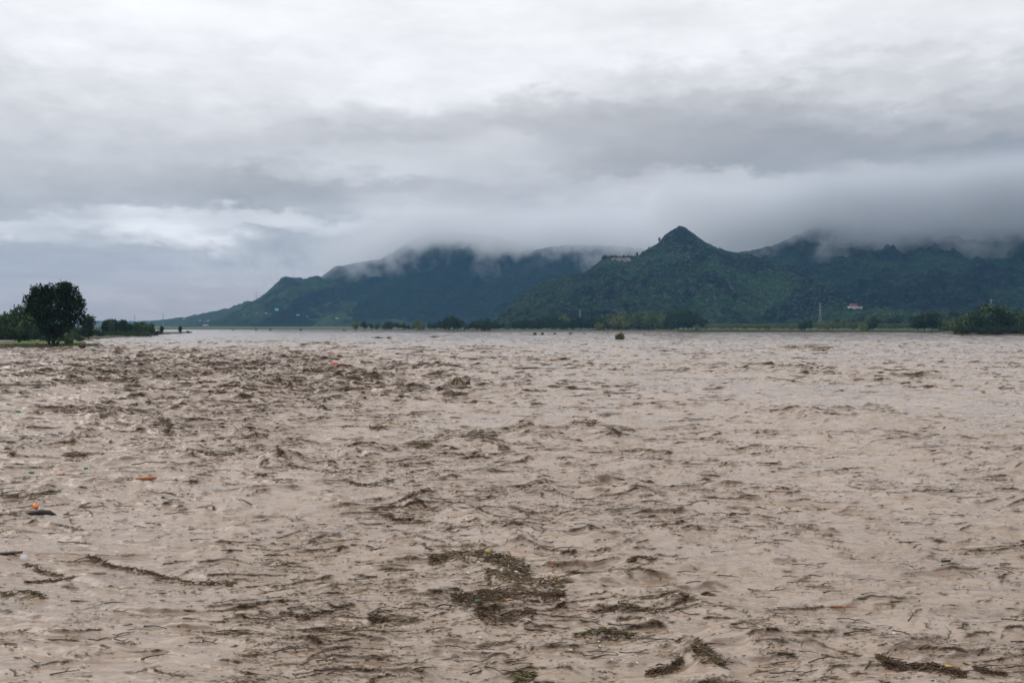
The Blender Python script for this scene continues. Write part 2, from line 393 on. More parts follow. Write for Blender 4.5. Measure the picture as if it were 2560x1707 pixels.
land_strip('far_plain', [(-700, 823.6), (480, 823.6), (840, 824), (1000, 826), (1370, 827), (1450, 825.5), (1900, 825.4), (2130, 826.5), (2290, 829), (2370, 834), (2400, 836), (2560, 838), (3100, 842)], 9000, 0.9,
           'green far shore with a low dark earth bank at the foot of the mountains')

# left bank: real polygon patches built as a heightfield strip
def patch_land(name, front, back, top, lab, edge=1.6, seed=1):
    """front/back: photo pixels (x, waterline row); a slab of land between them."""
    px = np.linspace(front[0][0], front[-1][0], 90)
    fy = np.interp(px, [s[0] for s in front], [s[1] for s in front]); by = np.interp(px, [s[0] for s in back], [s[1] for s in back])
    V = []; K = 14
    for a, f, b in zip(px, fy, by):
        x0, y0 = at(a, f); x1, y1 = at(a, b)
        for k in range(K):
            s = k/(K-1); s2 = s**2.2; y = y0+(y1-y0)*s2; x = (a-CX)/F*y
            dd = min(y-y0, y1-y)
            z = -0.6+(top+0.6)*min(1, dd/edge if k not in (0, K-1) else 0)
            z += 0.10*math.sin(a*0.31+k)+0.08*math.sin(a*0.83+k*2.1)
            V.append((x, y, z))
    n = len(px); ii = np.arange(n*K).reshape(n, K)
    Fq = np.stack([ii[:-1, :-1].ravel(), ii[1:, :-1].ravel(), ii[1:, 1:].ravel(), ii[:-1, 1:].ravel()], 1)
    mi = np.tile(np.array([1, 1, 1]+[0]*(K-5)+[1]), n-1)
    o = link(name, np_mesh(name, np.array(V), Fq, [M_GRASS if name == 'river_bank' else M_LAND, M_BANK], False, mi=mi)); tag(o, lab, None, None, 'structure'); return o
M_GRASS = mat('bright_grass', (0.10, 0.16, 0.03), 0.95)
t = NT(M_GRASS); t.base(t.ramp(t.noise(0.12, 5, 0.7), [(0.3, (0.03, 0.055, 0.014)), (0.6, (0.07, 0.12, 0.022)), (0.75, (0.11, 0.12, 0.04))]))
patch_land('river_bank', [(-420, 874), (0, 873.5), (120, 871), (205, 867), (214, 864)], [(-420, 838), (0, 842), (110, 848), (170, 856), (205, 862), (214, 863)], 1.25,
           'grassy river bank with a low dark earth edge under the big tree')
patch_land('wooded_spit', [(-420, 848), (120, 847), (250, 848.5), (300, 842.5), (380, 840), (400, 837), (480, 832.2)], [(-420, 830), (120, 834), (300, 832), (380, 831), (480, 830.6)], 0.7,
           'low wooded spit of land behind the big tree', seed=2)

# =================================================================== HILLS
M_HILL = mat('mountain_scrub', (0.05, 0.07, 0.03), 0.95, 0.1)
def hill_mat(name, grass, forest, rock, rockamt=0.62, s=1.0, lo_=0.455):
    m = mat(name, forest, 0.95, 0.08); t = NT(m)
    a = t.noise(0.0055*s, 8, 0.68); b = t.noise(0.05*s, 6, 0.7, (1, 1, 1.8)); c = t.noise(0.16*s, 4, 0.7, (1, 1, 1.6))
    v = t.math('ADD', t.math('MULTIPLY', a, 0.78), t.math('MULTIPLY', b, 0.22))
    col = t.ramp(v, [(lo_, forest), (lo_+0.065, tuple((f+g_)/2 for f, g_ in zip(forest, grass))), (lo_+0.14, grass)])
    col = t.mix(t.ramp(t.math('ADD', t.math('MULTIPLY', c, 0.5), t.math('MULTIPLY', b, 0.5)), [(rockamt-0.05, (0, 0, 0)), (rockamt+0.05, (1, 1, 1))]), col, rock)
    col = t.mix(t.ramp(c, [(0.35, (0.75,)*3), (0.5, (0,)*3)]), col, tuple(v_*0.45 for v_ in forest))
    t.base(col); t.bump(t.math('ADD', t.math('MULTIPLY', b, 1.0), t.math('MULTIPLY', c, 0.5)), 1.0, 16.0)
    return m
HM_FRONT = hill_mat('front_hill_scrub', (0.028, 0.066, 0.024), (0.003, 0.009, 0.008), (0.095, 0.092, 0.105), 0.575)
HM_RIGHT = hill_mat('right_mountain_scrub', (0.018, 0.042, 0.020), (0.002, 0.006, 0.007), (0.055, 0.058, 0.070), 0.59, 0.9, 0.47)
HM_LEFT = hill_mat('left_hill_scrub', (0.044, 0.078, 0.024), (0.010, 0.018, 0.012), (0.06, 0.06, 0.064), 0.59)
HM_BACK = hill_mat('back_hill_scrub', (0.008, 0.018, 0.011), (0.003, 0.008, 0.006), (0.025, 0.025, 0.028), 0.64, 0.8)
HM_FAR = hill_mat('far_hill_scrub', (0.05, 0.07, 0.03), (0.03, 0.045, 0.025), (0.12, 0.12, 0.11), 0.62)
BVH = []
def hill(name, pts, W, WB, material, lab, nu=420, nv=150, rough=1.0, tree=3.0, power=1.25, seed=0, base=0.4, tooth=1.0):
    """pts: (photo x, photo y, distance) along the crest; W / WB: width of the near and far flank."""
    pts = np.array(pts, dtype=float)
    u = np.linspace(pts[0, 0], pts[-1, 0], nu)
    py = np.interp(u, pts[:, 0], pts[:, 1]); D = np.interp(u, pts[:, 0], pts[:, 2])
    if tooth:
        # soften the polyline corners, then add a natural fine unevenness
        k = np.array([1, 2, 3, 2, 1])/9.0; pp = np.pad(py, 2, mode='edge'); py = np.convolve(pp, k, 'valid')
        py = py+tooth*(2.6*perlin(u/19.0, u*0+seed, seed+5)+1.9*perlin(u/7.0, u*0+seed, seed+6)+1.3*perlin(u/2.9, u*0, seed+7))
    Zr = np.maximum(CAMH+(HY-py)/F*D, 2.0); Xr = (u-CX)/F*D
    vf = np.linspace(1, 0, nv)**1.15; vb = np.linspace(0, 1, 26)[1:]
    V = []
    for s, v, w in [(-1, vf, W), (1, vb, WB)]:
        vv, xr = np.meshgrid(v, Xr, indexing='ij'); _, zr = np.meshgrid(v, Zr, indexing='ij'); _, dr = np.meshgrid(v, D, indexing='ij')
        y = dr+s*vv*w; x = xr*(1+0.25*s*vv*w/dr)
        z = zr*(1-vv)**power
        mid = np.clip(vv*3.2, 0, 1)*np.clip((1-vv)*5, 0, 1)
        amp = 0.30*np.sqrt(zr)*rough
        gul = (1-np.abs(perlin(x/230.0+0.3*perlin(x/400, y/400, seed), y/700.0, seed+1))*2)
        gul2 = (1-np.abs(perlin(x/85.0+0.5*perlin(x/90, y/160, seed+3), y/260.0, seed+2))*2)
        z = z+mid*amp*(6.5*(gul-0.5)+3.6*(gul2-0.5)+2.6*fbm(x/60.0, y/60.0, seed+9, 4))
        z = z+(0.25+0.75*np.clip(vv*10, 0, 1))*tree*(0.7*fbm(x/14.0, y/22.0, seed+20, 3))
        z = np.where(vv > 0.985, -3.0, np.maximum(z, base*0))
        V.append(np.stack([x, y, z], -1))
    V = np.concatenate(V, 0); n0, n1_, _ = V.shape
    ii = np.arange(n0*n1_).reshape(n0, n1_)
    Fq = np.stack([ii[:-1, :-1].ravel(), ii[:-1, 1:].ravel(), ii[1:, 1:].ravel(), ii[1:, :-1].ravel()], 1)
    VV = V.reshape(-1, 3)
    o = link(name, np_mesh(name, VV, Fq, [material], True)); tag(o, lab, None, None, 'structure')
    BVH.append(BVHTree.FromPolygons([tuple(p) for p in VV.tolist()], Fq.tolist()))
    return o
hill('mountain_cone', [(1225, 818, 2350), (1255, 780, 2400), (1290, 745, 2450), (1350, 706, 2550), (1400, 690, 2600), (1455, 684, 2650), (1482, 668, 2680), (1502, 650, 2700), (1530, 645, 2720), (1590, 643, 2750), (1618, 622, 2760),
        (1640, 611, 2770), (1662, 590, 2780), (1682, 572, 2780), (1697, 566, 2780), (1710, 567, 2780), (1728, 580, 2780), (1745, 593, 2770), (1768, 609, 2760), (1790, 619, 2750), (1802, 622, 2740), (1830, 631, 2730), (1880, 637, 2700),
        (1940, 660, 2600), (2000, 692, 2500), (2060, 722, 2420), (2120, 752, 2350), (2200, 782, 2280), (2330, 814, 2200)],
     780, 700, HM_FRONT, 'steep cone-topped green and rocky hill right of centre', nu=620, nv=240, rough=1.1, tree=6.5, seed=100)
hill('mountain_right', [(1700, 730, 3500), (1790, 640, 3500), (1850, 630, 3500), (1900, 622, 3480), (1940, 611, 3450), (1985, 590, 3420), (2030, 572, 3400), (2080, 568, 3380), (2140, 568, 3350), (2240, 572, 3300), (2340, 572, 3200), (2450, 572, 3100), (2560, 570, 3000), (2700, 575, 2950), (2900, 590, 2900)],
     1400, 800, HM_RIGHT, 'long dark mountain at the right with its top lost in cloud', nu=560, nv=240, rough=0.95, tree=4.5, seed=200, power=1.15)
hill('mountain_middle', [(1180, 800, 4700), (1230, 690, 4700), (1290, 656, 4700), (1340, 625, 4700), (1380, 616, 4720), (1440, 612, 4750), (1520, 614, 4800), (1600, 620, 4850), (1700, 640, 4900), (1850, 700, 4900)],
     1300, 800, HM_BACK, 'blue middle ridge disappearing into cloud behind the cone-topped hill', nu=320, nv=120, tree=3, seed=300, power=1.1)
hill('mountain_left', [(790, 735, 4900), (808, 694, 4900), (820, 680, 4900), (832, 668, 4900), (860, 664, 4950), (900, 655, 4980), (950, 648, 5000), (985, 628, 5050), (1030, 600, 5050), (1080, 585, 5080), (1150, 582, 5100), (1210, 588, 5100), (1270, 600, 5100), (1340, 620, 5100), (1450, 660, 5100)],
     1500, 900, HM_BACK, 'broad blue mountain left of centre with cloud on its crest', nu=480, nv=140, tree=3, seed=400, power=1.1, rough=0.7)
hill('green_spur', [(560, 818, 4300), (600, 790, 4350), (636, 757, 4400), (650, 744, 4400), (664, 733, 4400), (690, 709, 4400), (697, 702, 4400), (703, 696, 4400), (714, 692, 4400), (735, 693, 4420), (760, 697, 4450), (778, 692, 4450), (795, 689, 4450), (806, 694, 4450), (840, 706, 4400), (900, 730, 4300), (980, 765, 4200), (1080, 800, 4100), (1150, 816, 4050)],
     900, 700, HM_LEFT, 'lighter green spur with a flat notched top at the left of the mountains', nu=460, nv=130, tree=3, seed=500, rough=0.8)
hill('low_left_hill', [(330, 815, 5600), (380, 804, 5600), (430, 797, 5600), (470, 791, 5500), (510, 783, 5400), (545, 775, 5300), (572, 771, 5250), (590, 762, 5200), (612, 755, 5200), (628, 752, 5200), (642, 757, 5200), (700, 770, 5200), (800, 800, 5200), (860, 815, 5200)],
     700, 500, HM_FAR, 'low pale blue hill sloping down at the left end of the range', nu=330, nv=90, tree=4, seed=600, rough=0.6)
hill('distant_ridge', [(-300, 806, 11000), (0, 803, 11000), (180, 805, 10500), (260, 801, 10000), (330, 803, 9500), (420, 800, 9500), (520, 804, 9500), (640, 806, 9500)],
     900, 600, HM_FAR, 'very faint distant ridge on the left horizon', nu=160, nv=40, tree=3, seed=700, rough=0.5)

def on_hill(px, py):
    """first hill point under a photo pixel"""
    d = Vector(((px-CX)/F, 1.0, (HY-py)/F)).normalized(); best = None
    for b in BVH:
        h = b.ray_cast(Vector((0, 0, CAMH)), d)
        if h[0] is not None and (best is None or h[3] < best[3]): best = h
    return best[0] if best else Vector(((px-CX)/F*2500, 2500, 1.0))
def drop(x, y):
    z = 0.9
    for b in BVH:
        h = b.ray_cast(Vector((x, y, 2000)), Vector((0, 0, -1)))
        if h[0] is not None: z = max(z, h[0].z)
    return z

CLOUD_D = 0.0075
# =================================================================== AIR
def box_mesh(name, x0, x1, y0, y1, z0, z1, m):
    V = [(x, y, z) for z in (z0, z1) for y in (y0, y1) for x in (x0, x1)]
    Fq = [(0, 2, 3, 1), (4, 5, 7, 6), (0, 1, 5, 4), (2, 6, 7, 3), (0, 4, 6, 2), (1, 3, 7, 5)]
    return link(name, np_mesh(name, V, Fq, [m]))
mh = bpy.data.materials.new('haze'); mh.use_nodes = True; n_ = mh.node_tree.nodes; n_.clear()
pv = n_.new('ShaderNodeVolumePrincipled'); ov = n_.new('ShaderNodeOutputMaterial'); mh.node_tree.links.new(pv.outputs[0], ov.inputs['Volume'])
pv.inputs['Density'].default_value = 4.4e-5; pv.inputs['Color'].default_value = (0.25, 0.58, 1.0, 1); pv.inputs['Anisotropy'].default_value = 0.0
haze = box_mesh('haze', -12500, 12500, -3000, 12500, -3.3, 760, mh); tag(haze, 'thin blue haze filling the valley air', None, None, 'stuff')

mc = bpy.data.materials.new('low_cloud'); mc.use_nodes = True; nt = mc.node_tree; n_ = nt.nodes; n_.clear()
class VN:
    pass
def m2(op, a, b=0.0, c=None, clamp=False):
    x = n_.new('ShaderNodeMath'); x.operation = op; x.use_clamp = clamp
    for i, v in enumerate((a, b, c)):
        if v is None: continue
        if isinstance(v, (int, float)): x.inputs[i].default_value = v
        else: nt.links.new(v, x.inputs[i])
    return x.outputs[0]
def mr2(v, a, b, c=0.0, d=1.0):
    x = n_.new('ShaderNodeMapRange'); x.interpolation_type = 'SMOOTHSTEP'; nt.links.new(v, x.inputs['Value'])
    for k, q in (('From Min', a), ('From Max', b), ('To Min', c), ('To Max', d)):
        if isinstance(q, (int, float)): x.inputs[k].default_value = q
        else: nt.links.new(q, x.inputs[k])
    return x.outputs[0]
def curve(v, pts):
    x0, x1 = pts[0][0], pts[-1][0]; lo = min(p[1] for p in pts); hi = max(p[1] for p in pts)
    r = n_.new('ShaderNodeValToRGB'); r.color_ramp.interpolation = 'EASE'; e = r.color_ramp.elements
    while len(e) < len(pts): e.new(0.5)
    for i, p in enumerate(pts): e[i].position = (p[0]-x0)/(x1-x0)
    for i, p in enumerate(pts): q = (p[1]-lo)/(hi-lo); e[i].color = (q, q, q, 1)
    nt.links.new(m2('DIVIDE', m2('SUBTRACT', v, x0), x1-x0), r.inputs[0])
    return m2('ADD', m2('MULTIPLY', r.outputs[0], hi-lo), lo)
tcv = n_.new('ShaderNodeTexCoord'); sp_ = n_.new('ShaderNodeSeparateXYZ'); nt.links.new(tcv.outputs['Object'], sp_.inputs[0])
X_, Y_, Z_ = sp_.outputs
def vnoise(scale, st, det):
    mp = n_.new('ShaderNodeMapping'); mp.inputs['Scale'].default_value = st; nt.links.new(tcv.outputs['Object'], mp.inputs[0])
    z = n_.new('ShaderNodeTexNoise'); z.inputs['Scale'].default_value = scale; z.inputs['Detail'].default_value = det; z.inputs['Roughness'].default_value = 0.6
    nt.links.new(mp.outputs[0], z.inputs['Vector']); return z.outputs['Fac']
nA = m2('SUBTRACT', vnoise(1/320.0, (1, 0.6, 1.3), 4), 0.5)
nB = m2('SUBTRACT', vnoise(1/90.0, (1, 0.5, 0.8), 4), 0.5)
mc.cycles.volume_step_rate = 0.14
xn = m2('DIVIDE', m2('MULTIPLY', X_, 4000.0), Y_)       # bearing-like coordinate of the cloud bank
basez = curve(xn, [(-900, 262), (-740, 258), (-560, 268), (-400, 325), (-230, 330), (-60, 290), (100, 310), (250, 300), (420, 285), (800, 250), (1050, 262), (1250, 262), (1400, 215), (2300, 210)])
basez = m2('ADD', basez, m2('ADD', m2('MULTIPLY', nA, 110.0), m2('ADD', m2('MULTIPLY', nB, 230.0), m2('MULTIPLY', m2('SUBTRACT', vnoise(1/45.0, (1, 0.5, 0.9), 3), 0.5), 70.0))))
topz = curve(xn, [(-900, 430), (-300, 590), (500, 600), (900, 520), (1500, 520), (2300, 540)])
near = curve(xn, [(-900, 4000), (500, 4000), (650, 3050), (1000, 2900), (1300, 2650), (2300, 2450)])
dens = mr2(Z_, basez, m2('ADD', basez, 75.0))
dens = m2('MULTIPLY', dens, mr2(Z_, m2('SUBTRACT', topz, 110.0), topz, 1.0, 0.0))
dens = m2('MULTIPLY', dens, mr2(Y_, near, m2('ADD', near, 500.0)))
dens = m2('MULTIPLY', dens, mr2(Y_, 5400, 6200, 1.0, 0.0))
dens = m2('MULTIPLY', dens, mr2(xn, -900, -500, 0.0, 1.0))
nC = vnoise(1/150.0, (1, 0.6, 0.75), 5)
wisp = m2('MULTIPLY', mr2(nC, 0.53, 0.62), m2('MULTIPLY', mr2(Z_, m2('SUBTRACT', basez, 130.0), m2('SUBTRACT', basez, 10.0)), 0.5))
dens = m2('MAXIMUM', dens, m2('MULTIPLY', wisp, mr2(Z_, m2('SUBTRACT', topz, 110.0), topz, 1.0, 0.0)))
dens = m2('MULTIPLY', dens, mr2(Y_, near, m2('ADD', near, 500.0)))
dens = m2('MULTIPLY', dens, m2('ADD', 0.55, m2('MULTIPLY', nA, 1.8), clamp=True))
dens = m2('MULTIPLY', dens, curve(xn, [(-900, 0.006), (500, 0.007), (900, 0.010), (1400, 0.020), (2300, 0.022)]))
pc = n_.new('ShaderNodeVolumePrincipled'); oc = n_.new('ShaderNodeOutputMaterial'); nt.links.new(pc.outputs[0], oc.inputs['Volume'])
nt.links.new(dens, pc.inputs['Density'])
ccr = n_.new('ShaderNodeMix'); ccr.data_type = 'RGBA'; nt.links.new(mr2(xn, 450, 1300), ccr.inputs[0]); ccr.inputs[6].default_value = (0.92, 0.935, 0.96, 1); ccr.inputs[7].default_value = (0.78, 0.81, 0.85, 1); pc.inputs['Color'].default_value = (0.92, 0.935, 0.96, 1); nt.links.new(ccr.outputs[2], pc.inputs['Color']); pc.inputs['Anisotropy'].default_value = 0.2
cl = box_mesh('low_cloud', -1500, 3600, 2440, 6250, 185, 610, mc); tag(cl, 'low grey cloud lying over the mountain tops', None, None, 'stuff')

# =================================================================== TREES
def rand_cards(P, size, flat=0.0, r=rng):
    """one leaf-cluster card per point: irregular quads turned every way"""
    n = len(P)
    a = r.normal(size=(n, 3)); a /= np.linalg.norm(a, axis=1)[:, None]
    b = r.normal(size=(n, 3)); b -= (a*b).sum(1)[:, None]*a; b /= np.linalg.norm(b, axis=1)[:, None]
    s = size*r.uniform(0.6, 1.35, n)[:, None]; q = r.uniform(0.45, 0.9, n)[:, None]
    V = np.stack([P-a*s, P-b*s*q*0.8+a*s*0.1, P+a*s, P+b*s*q], 1).reshape(-1, 3)
    return V, np.arange(4*n).reshape(n, 4)
def crown_mesh(name, lobes, n, size, material, clump=7, seed=1, light=0.5, zlo=None):
    """lobes: (x,y,z,rx,ry,rz,weight) in metres; clumps sit mostly in the outer shell, leaves around each."""
    r = np.random.default_rng(seed); P = []; T = []
    w = np.array([l[3]*l[5]*l[6] for l in lobes]); w = w/w.sum()
    for l, ww in zip(lobes, w):
        k = max(3, int(n*ww/clump))
        d = r.normal(size=(k, 3)); d /= np.linalg.norm(d, axis=1)[:, None]
        rad = r.uniform(0.35, 1.0, k)**0.6
        c = np.array(l[:3])+d*rad[:, None]*np.array(l[3:6])*(1+0.10*r.normal(size=(k, 1)))
        cl = r.uniform(0, 1, k)
        m = np.repeat(c, clump, 0)+r.normal(size=(k*clump, 3))*size*1.15
        P.append(m); T.append(np.repeat(cl, clump)*0.8+0.2*r.uniform(0, 1, k*clump))
    P = np.concatenate(P); T = np.concatenate(T)
    V, Fq = rand_cards(P, size, r=r)
    t_ = np.clip(T*light*2, 0, 1)
    return np_mesh(name, V, Fq, [material], fcol=np.stack([t_, t_, t_, np.ones_like(t_)], 1))
def tube(path, radii, seg=6):
    path = np.array(path, dtype=float); n = len(path); V = []
    for i in range(n):
        t_ = path[min(i+1, n-1)]-path[max(i-1, 0)]; t_ = t_/(np.linalg.norm(t_)+1e-9)
        u = np.cross(t_, [0.31, 0.17, 0.93] if abs(t_[2]) < 0.9 else [1, 0, 0]); u /= np.linalg.norm(u); v = np.cross(t_, u)
        for k in range(seg):
            a = 2*math.pi*k/seg; V.append(path[i]+radii[i]*(math.cos(a)*u+math.sin(a)*v))
    Fq = []
    for i in range(n-1):
        for k in range(seg):
            a = i*seg+k; b = i*seg+(k+1) % seg; Fq.append((a, b, b+seg, a+seg))
    # caps as degenerate-free fans of quads
    V = list(V); c0 = len(V); V.append(path[0]); V.append(path[-1])
    for k in range(0, seg, 2):
        Fq.append((c0, (k+2) % seg, k+1, k)); e = (n-1)*seg; Fq.append((c0+1, e+k, e+k+1, e+(k+2) % seg))
    return np.array(V), np.array(Fq)
def merge(parts):
    V = []; Fq = []; o = 0; MI = []
    for j, p in enumerate(parts):
        V.append(p[0]); Fq.append(np.asarray(p[1])+o); o += len(p[0]); MI.append(np.full(len(p[1]), p[2] if len(p) > 2 else 0))
    return np.concatenate(V), np.concatenate(Fq), np.concatenate(MI)
def limb(p0, p1, r0, r1, bend=0.1, n=6, r=rng):
    p0 = np.array(p0, float); p1 = np.array(p1, float); L = np.linalg.norm(p1-p0); off = r.normal(size=3)*bend*L
    ts = np.linspace(0, 1, n); path = [p0+(p1-p0)*t_+off*math.sin(t_*math.pi)*0.5+r.normal(size=3)*0.012*L*(0 < t_ < 1) for t_ in ts]
    return tube(path, [r0+(r1-r0)*t_ for t_ in ts])

# the big dark tree on the left bank
TX, TY = at(133, 862, 1.2); k_ = TY/F
def bt(px, py): return ((px-133)*k_, (862-py)*k_)
big = empty('big_tree', (TX, TY, 1.15)); tag(big, 'tall dark tree with a broad dense crown and many stems on the grassy bank', 'tree')
lob = []
for px, py, rx, rz, w in [(133,765,52,42,1.6),(84,762,25,30,1),(160,735,34,26,1),(185,772,22,36,1),(104,742,32,26,1),(152,716,16,12,.8),(176,722,12,14,.8),(86,728,11,12,.8),(197,800,14,14,.7),(140,806,46,30,1.5),(100,798,22,20,.9),(165,824,20,13,.9),(122,830,22,11,.9),(142,840,18,6,.7),(66,752,10,16,.6),(199,752,9,14,.6),(110,726,12,10,.6),(130,722,14,10,.7),(200,775,8,10,.5),(64,776,8,12,.5)]:
    x, z = bt(px, py); lob.append((x*0.98, random.uniform(-2, 2), z+0.3, rx*k_*0.97, min(rx*k_*1.0, 5.5), rz*k_*0.95, w))
link('crown', crown_mesh('big_tree_crown', lob, 17000, 0.33, M_LEAF_BIG, 9, 3, 0.5), big)
for i, (px, py) in enumerate([(92, 800), (118, 770), (140, 760), (160, 775), (178, 800), (105, 830), (150, 820)]):
    x, z = bt(px, py); v, f = limb((-1.2+i*0.40, random.uniform(-.5, .5), -0.2), (x, random.uniform(-1.5, 1.5), z), 0.28, 0.07)
    link('stem', np_mesh('big_tree_stem', v, f, [M_BARK], True), big)

# prototypes for the far trees (about 10 m tall, scaled when planted)
def proto(kind, material, seed):
    r = np.random.default_rng(seed); lobes = []; H_ = 10.0
    if kind == 'round':
        for i in range(8): a = i*0.8+r.uniform(0, 1); q = r.uniform(0.2, 1.0); lobes.append((2.6*q*math.cos(a), 2.6*q*math.sin(a), r.uniform(3.8, 7.6), 2.1, 2.1, 1.8, 1))
        lobes.append((0, 0, 8.2, 1.7, 1.7, 1.6, 1))
    elif kind == 'tall':
        for i in range(8): z = 2.2+i*0.93; w = 1.5*math.sin(0.35+2.4*i/8)+0.45; lobes.append((r.normal()*0.5, r.normal()*0.5, z, w, w, 1.1, 1))
    elif kind == 'poplar':
        for i in range(9): z = 1.6+i*0.95; w = 0.9*math.sin(0.4+2.5*i/9)+0.25; lobes.append((r.normal()*0.22, r.normal()*0.22, z, w, w, 1.0, 1))
    elif kind == 'bushy':
        for i in range(10): a = i*1.1+r.uniform(0, 1); q = r.uniform(0.3, 1.2); lobes.append((3.6*q*math.cos(a), 3.6*q*math.sin(a), r.uniform(1.6, 7.0)*(1.15-q*0.35), 2.4, 2.4, 2.3, 1))
        lobes.append((0.5, 0, 7.6, 2.0, 2.0, 1.9, 1))
    cm = crown_mesh('crown_'+kind, lobes, 1500, 0.42, material, 6, seed, 0.6)
    parts = []
    p0 = np.array([0, 0, -0.4]); parts.append(limb(p0, (0.2, 0.1, 6.5), 0.28, 0.06, 0.05, 6, r))
    for i in range(5):
        a = i*1.3; parts.append(limb((0, 0, 1.8+i*0.6), (1.8*math.cos(a)*(0.4 if kind == 'poplar' else 1), 1.8*math.sin(a)*(0.4 if kind == 'poplar' else 1), 4.5+i*0.7), 0.12, 0.03, 0.1, 4, r))
    v, f, mi = merge(parts)
    return cm, np_mesh('trunk_'+kind, v, f, [M_BARK])
PROTO = {}
for i, (k, m_) in enumerate([('round', M_LEAF_A), ('round', M_LEAF_B), ('tall', M_LEAF_A), ('tall', M_LEAF_B), ('poplar', M_LEAF_B), ('poplar', M_LEAF_A), ('bushy', M_LEAF_A), ('bushy', M_LEAF_B), ('bushy', M_LEAF_C), ('round', M_LEAF_C)]):
    PROTO[(k, 'ABC'[[M_LEAF_A, M_LEAF_B, M_LEAF_C].index(m_)])] = proto(k, m_, 40+i)
def plant(px, Y, top, kind, label, group=None, z=None, cat='tree', name='tree', hmul=1.0, wide=1.0):
    x = (px-CX)/F*Y
    if z is None: z = drop(x, Y)-0.2
    h = max(0.8, (CAMH+(HY-top)/F*Y-z)*hmul)
    o = empty(name, (x, Y, z), random.uniform(0, 6.28)); s = h/10.0
    o.scale = (s*wide, s*wide, s)
    tag(o, label, cat, group)
    cm, tm = PROTO[kind]
    link('crown', cm, o); link('trunk', tm, o)
    return o
U = random.uniform
def region(px, stops):
    for lim, txt in stops:
        if px < lim: return txt
    return stops[-1][1]
# left mass behind the big tree
W1 = [(0, 'at the left photo edge'), (50, 'left of the small pointed bush'), (90, 'just left of the big dark tree'), (999, 'hidden behind the big dark tree')]
for i in range(16):
    px = -60+i*12+U(-5, 5); Y = U(372, 420); top = float(np.interp(px, [-60, 10, 25, 60, 90, 115, 140], [790, 781, 769, 763, 772, 792, 806]))+U(-4, 6)
    plant(px, Y, top, random.choice([('bushy', 'A'), ('round', 'A'), ('bushy', 'B'), ('round', 'C'), ('tall', 'A')]), 'mid green leafy tree in the left wood, '+region(px, W1), 'left wood trees, '+region(px, W1), 0.9)
for px, top in [(6, 812), (26, 808), (70, 806), (100, 812), (125, 820), (150, 826), (170, 830)]:
    plant(px, U(345, 362), top, random.choice([('bushy', 'B'), ('bushy', 'A')]), 'low dark bushy tree at the front of the left wood', 'low bushes in front of the left wood', 0.9, hmul=1)
plant(48, 322, 838, ('tall', 'B'), 'small dark pointed bush on the bank left of the big tree', None, 1.1, 'bush', 'bush', wide=1.1)
plant(222, 476, 787, ('tall', 'B'), 'tall oval blue-green tree standing just right of the big dark tree', None, 0.3, wide=1.15)
plant(214, 480, 806, ('round', 'B'), 'lower round tree tucked against the tall oval tree right of the big dark tree', None, 0.3)
for i in range(9): plant(178+i*9+U(-3, 3), U(520, 560), U(812, 822), random.choice([('bushy', 'A'), ('bushy', 'B')]), 'low pale green bush on the flooded spit behind the big tree', 'low bushes on the flooded spit', 0.5)
for px in (172, 180, 190, 200): plant(px, U(395, 430), U(832, 838), ('bushy', 'B'), 'low grey bush at the water edge right of the big tree', 'low bushes on the flooded spit', 0.1)
G = 'trees in the long grove on the left spit'
for i in range(27):
    px = 262+i*4.7+U(-1.5, 1.5); pop = i < 15
    top = float(np.interp(px, [262, 290, 330, 352, 372, 385], [799, 801, 803, 802, 807, 816]))+U(-4, 14)
    plant(px, U(590, 640), top, random.choice([('poplar', 'B'), ('poplar', 'A'), ('tall', 'B')]) if pop else random.choice([('round', 'B'), ('tall', 'A'), ('round', 'A')]), ('slender upright tree in the left part of the grove on the spit' if pop else 'rounder tree in the right part of the grove on the spit'), G+(' (slender)' if pop else ' (round)'), 0.4)
for i in range(10): plant(262+i*12, 585, U(822, 827), ('bushy', 'A'), 'low green bush at the foot of the spit grove, '+('slender tree half' if i < 6 else 'rounder tree half'), 'bushes at the foot of the grove, '+('left' if i < 6 else 'right'), 0.4)
for px, Y, top, lab in [(387, 640, 824, 'small bush at the right tip of the grove on the spit'), (395, 640, 823, 'second small bush beyond the right tip of the grove'), (405, 760, 815, 'small tree standing alone in water right of the grove'), (451, 830, 815, 'small dark tree standing alone near the tip of the thin spit'), (470, 830, 825.5, 'tiny bush at the very tip of the thin spit')]:
    plant(px, Y, top, ('tall', 'B') if top < 820 else ('bushy', 'B'), lab, None, 0.3, wide=1.15)
for px, Y, top in [(583, 1250, 821), (640, 1250, 820), (676, 1200, 820), (752, 1200, 820), (860, 1150, 821)]:
    plant(px, Y, top, ('bushy', 'A'), 'tiny bush far out on the hazy left waterline', 'tiny bushes on the hazy waterline', 0.0, 'bush', 'bush')
# centre shore
plant(890, 1080, 804, ('round', 'C'), 'pale green tree standing alone at the left end of the centre shore', None, 0.3)
plant(911, 1250, 802, ('round', 'B'), 'dark tree just right of the pale green tree on the centre shore', None, 0.3)
plant(1043, 1230, 798, ('round', 'C'), 'light olive tree left of the first dark clump on the centre shore', None, 0.6)
plant(1161, 1100, 812, ('poplar', 'C') if ('poplar', 'C') in PROTO else ('poplar', 'A'), 'thin pale tree with a long bare trunk between the two dark clumps', None, 0.3)
G = 'dark trees in the first clump on the centre shore'
for px, top in [(1100, 801), (1112, 796), (1122, 790), (1132, 789), (1143, 793), (1153, 799)]: plant(px, U(1190, 1240), top, ('round', 'B'), 'dark round tree in the left clump on the centre shore', G, 0.7)
G = 'dark trees in the second clump on the centre shore'
for px, top in [(1182, 802), (1194, 800), (1204, 794), (1214, 792), (1224, 795), (1236, 803), (1246, 806)]: plant(px, U(1140, 1180), top, ('bushy', 'B') if top < 800 else ('round', 'B'), 'very dark tree in the right clump on the centre shore', G, 0.7)
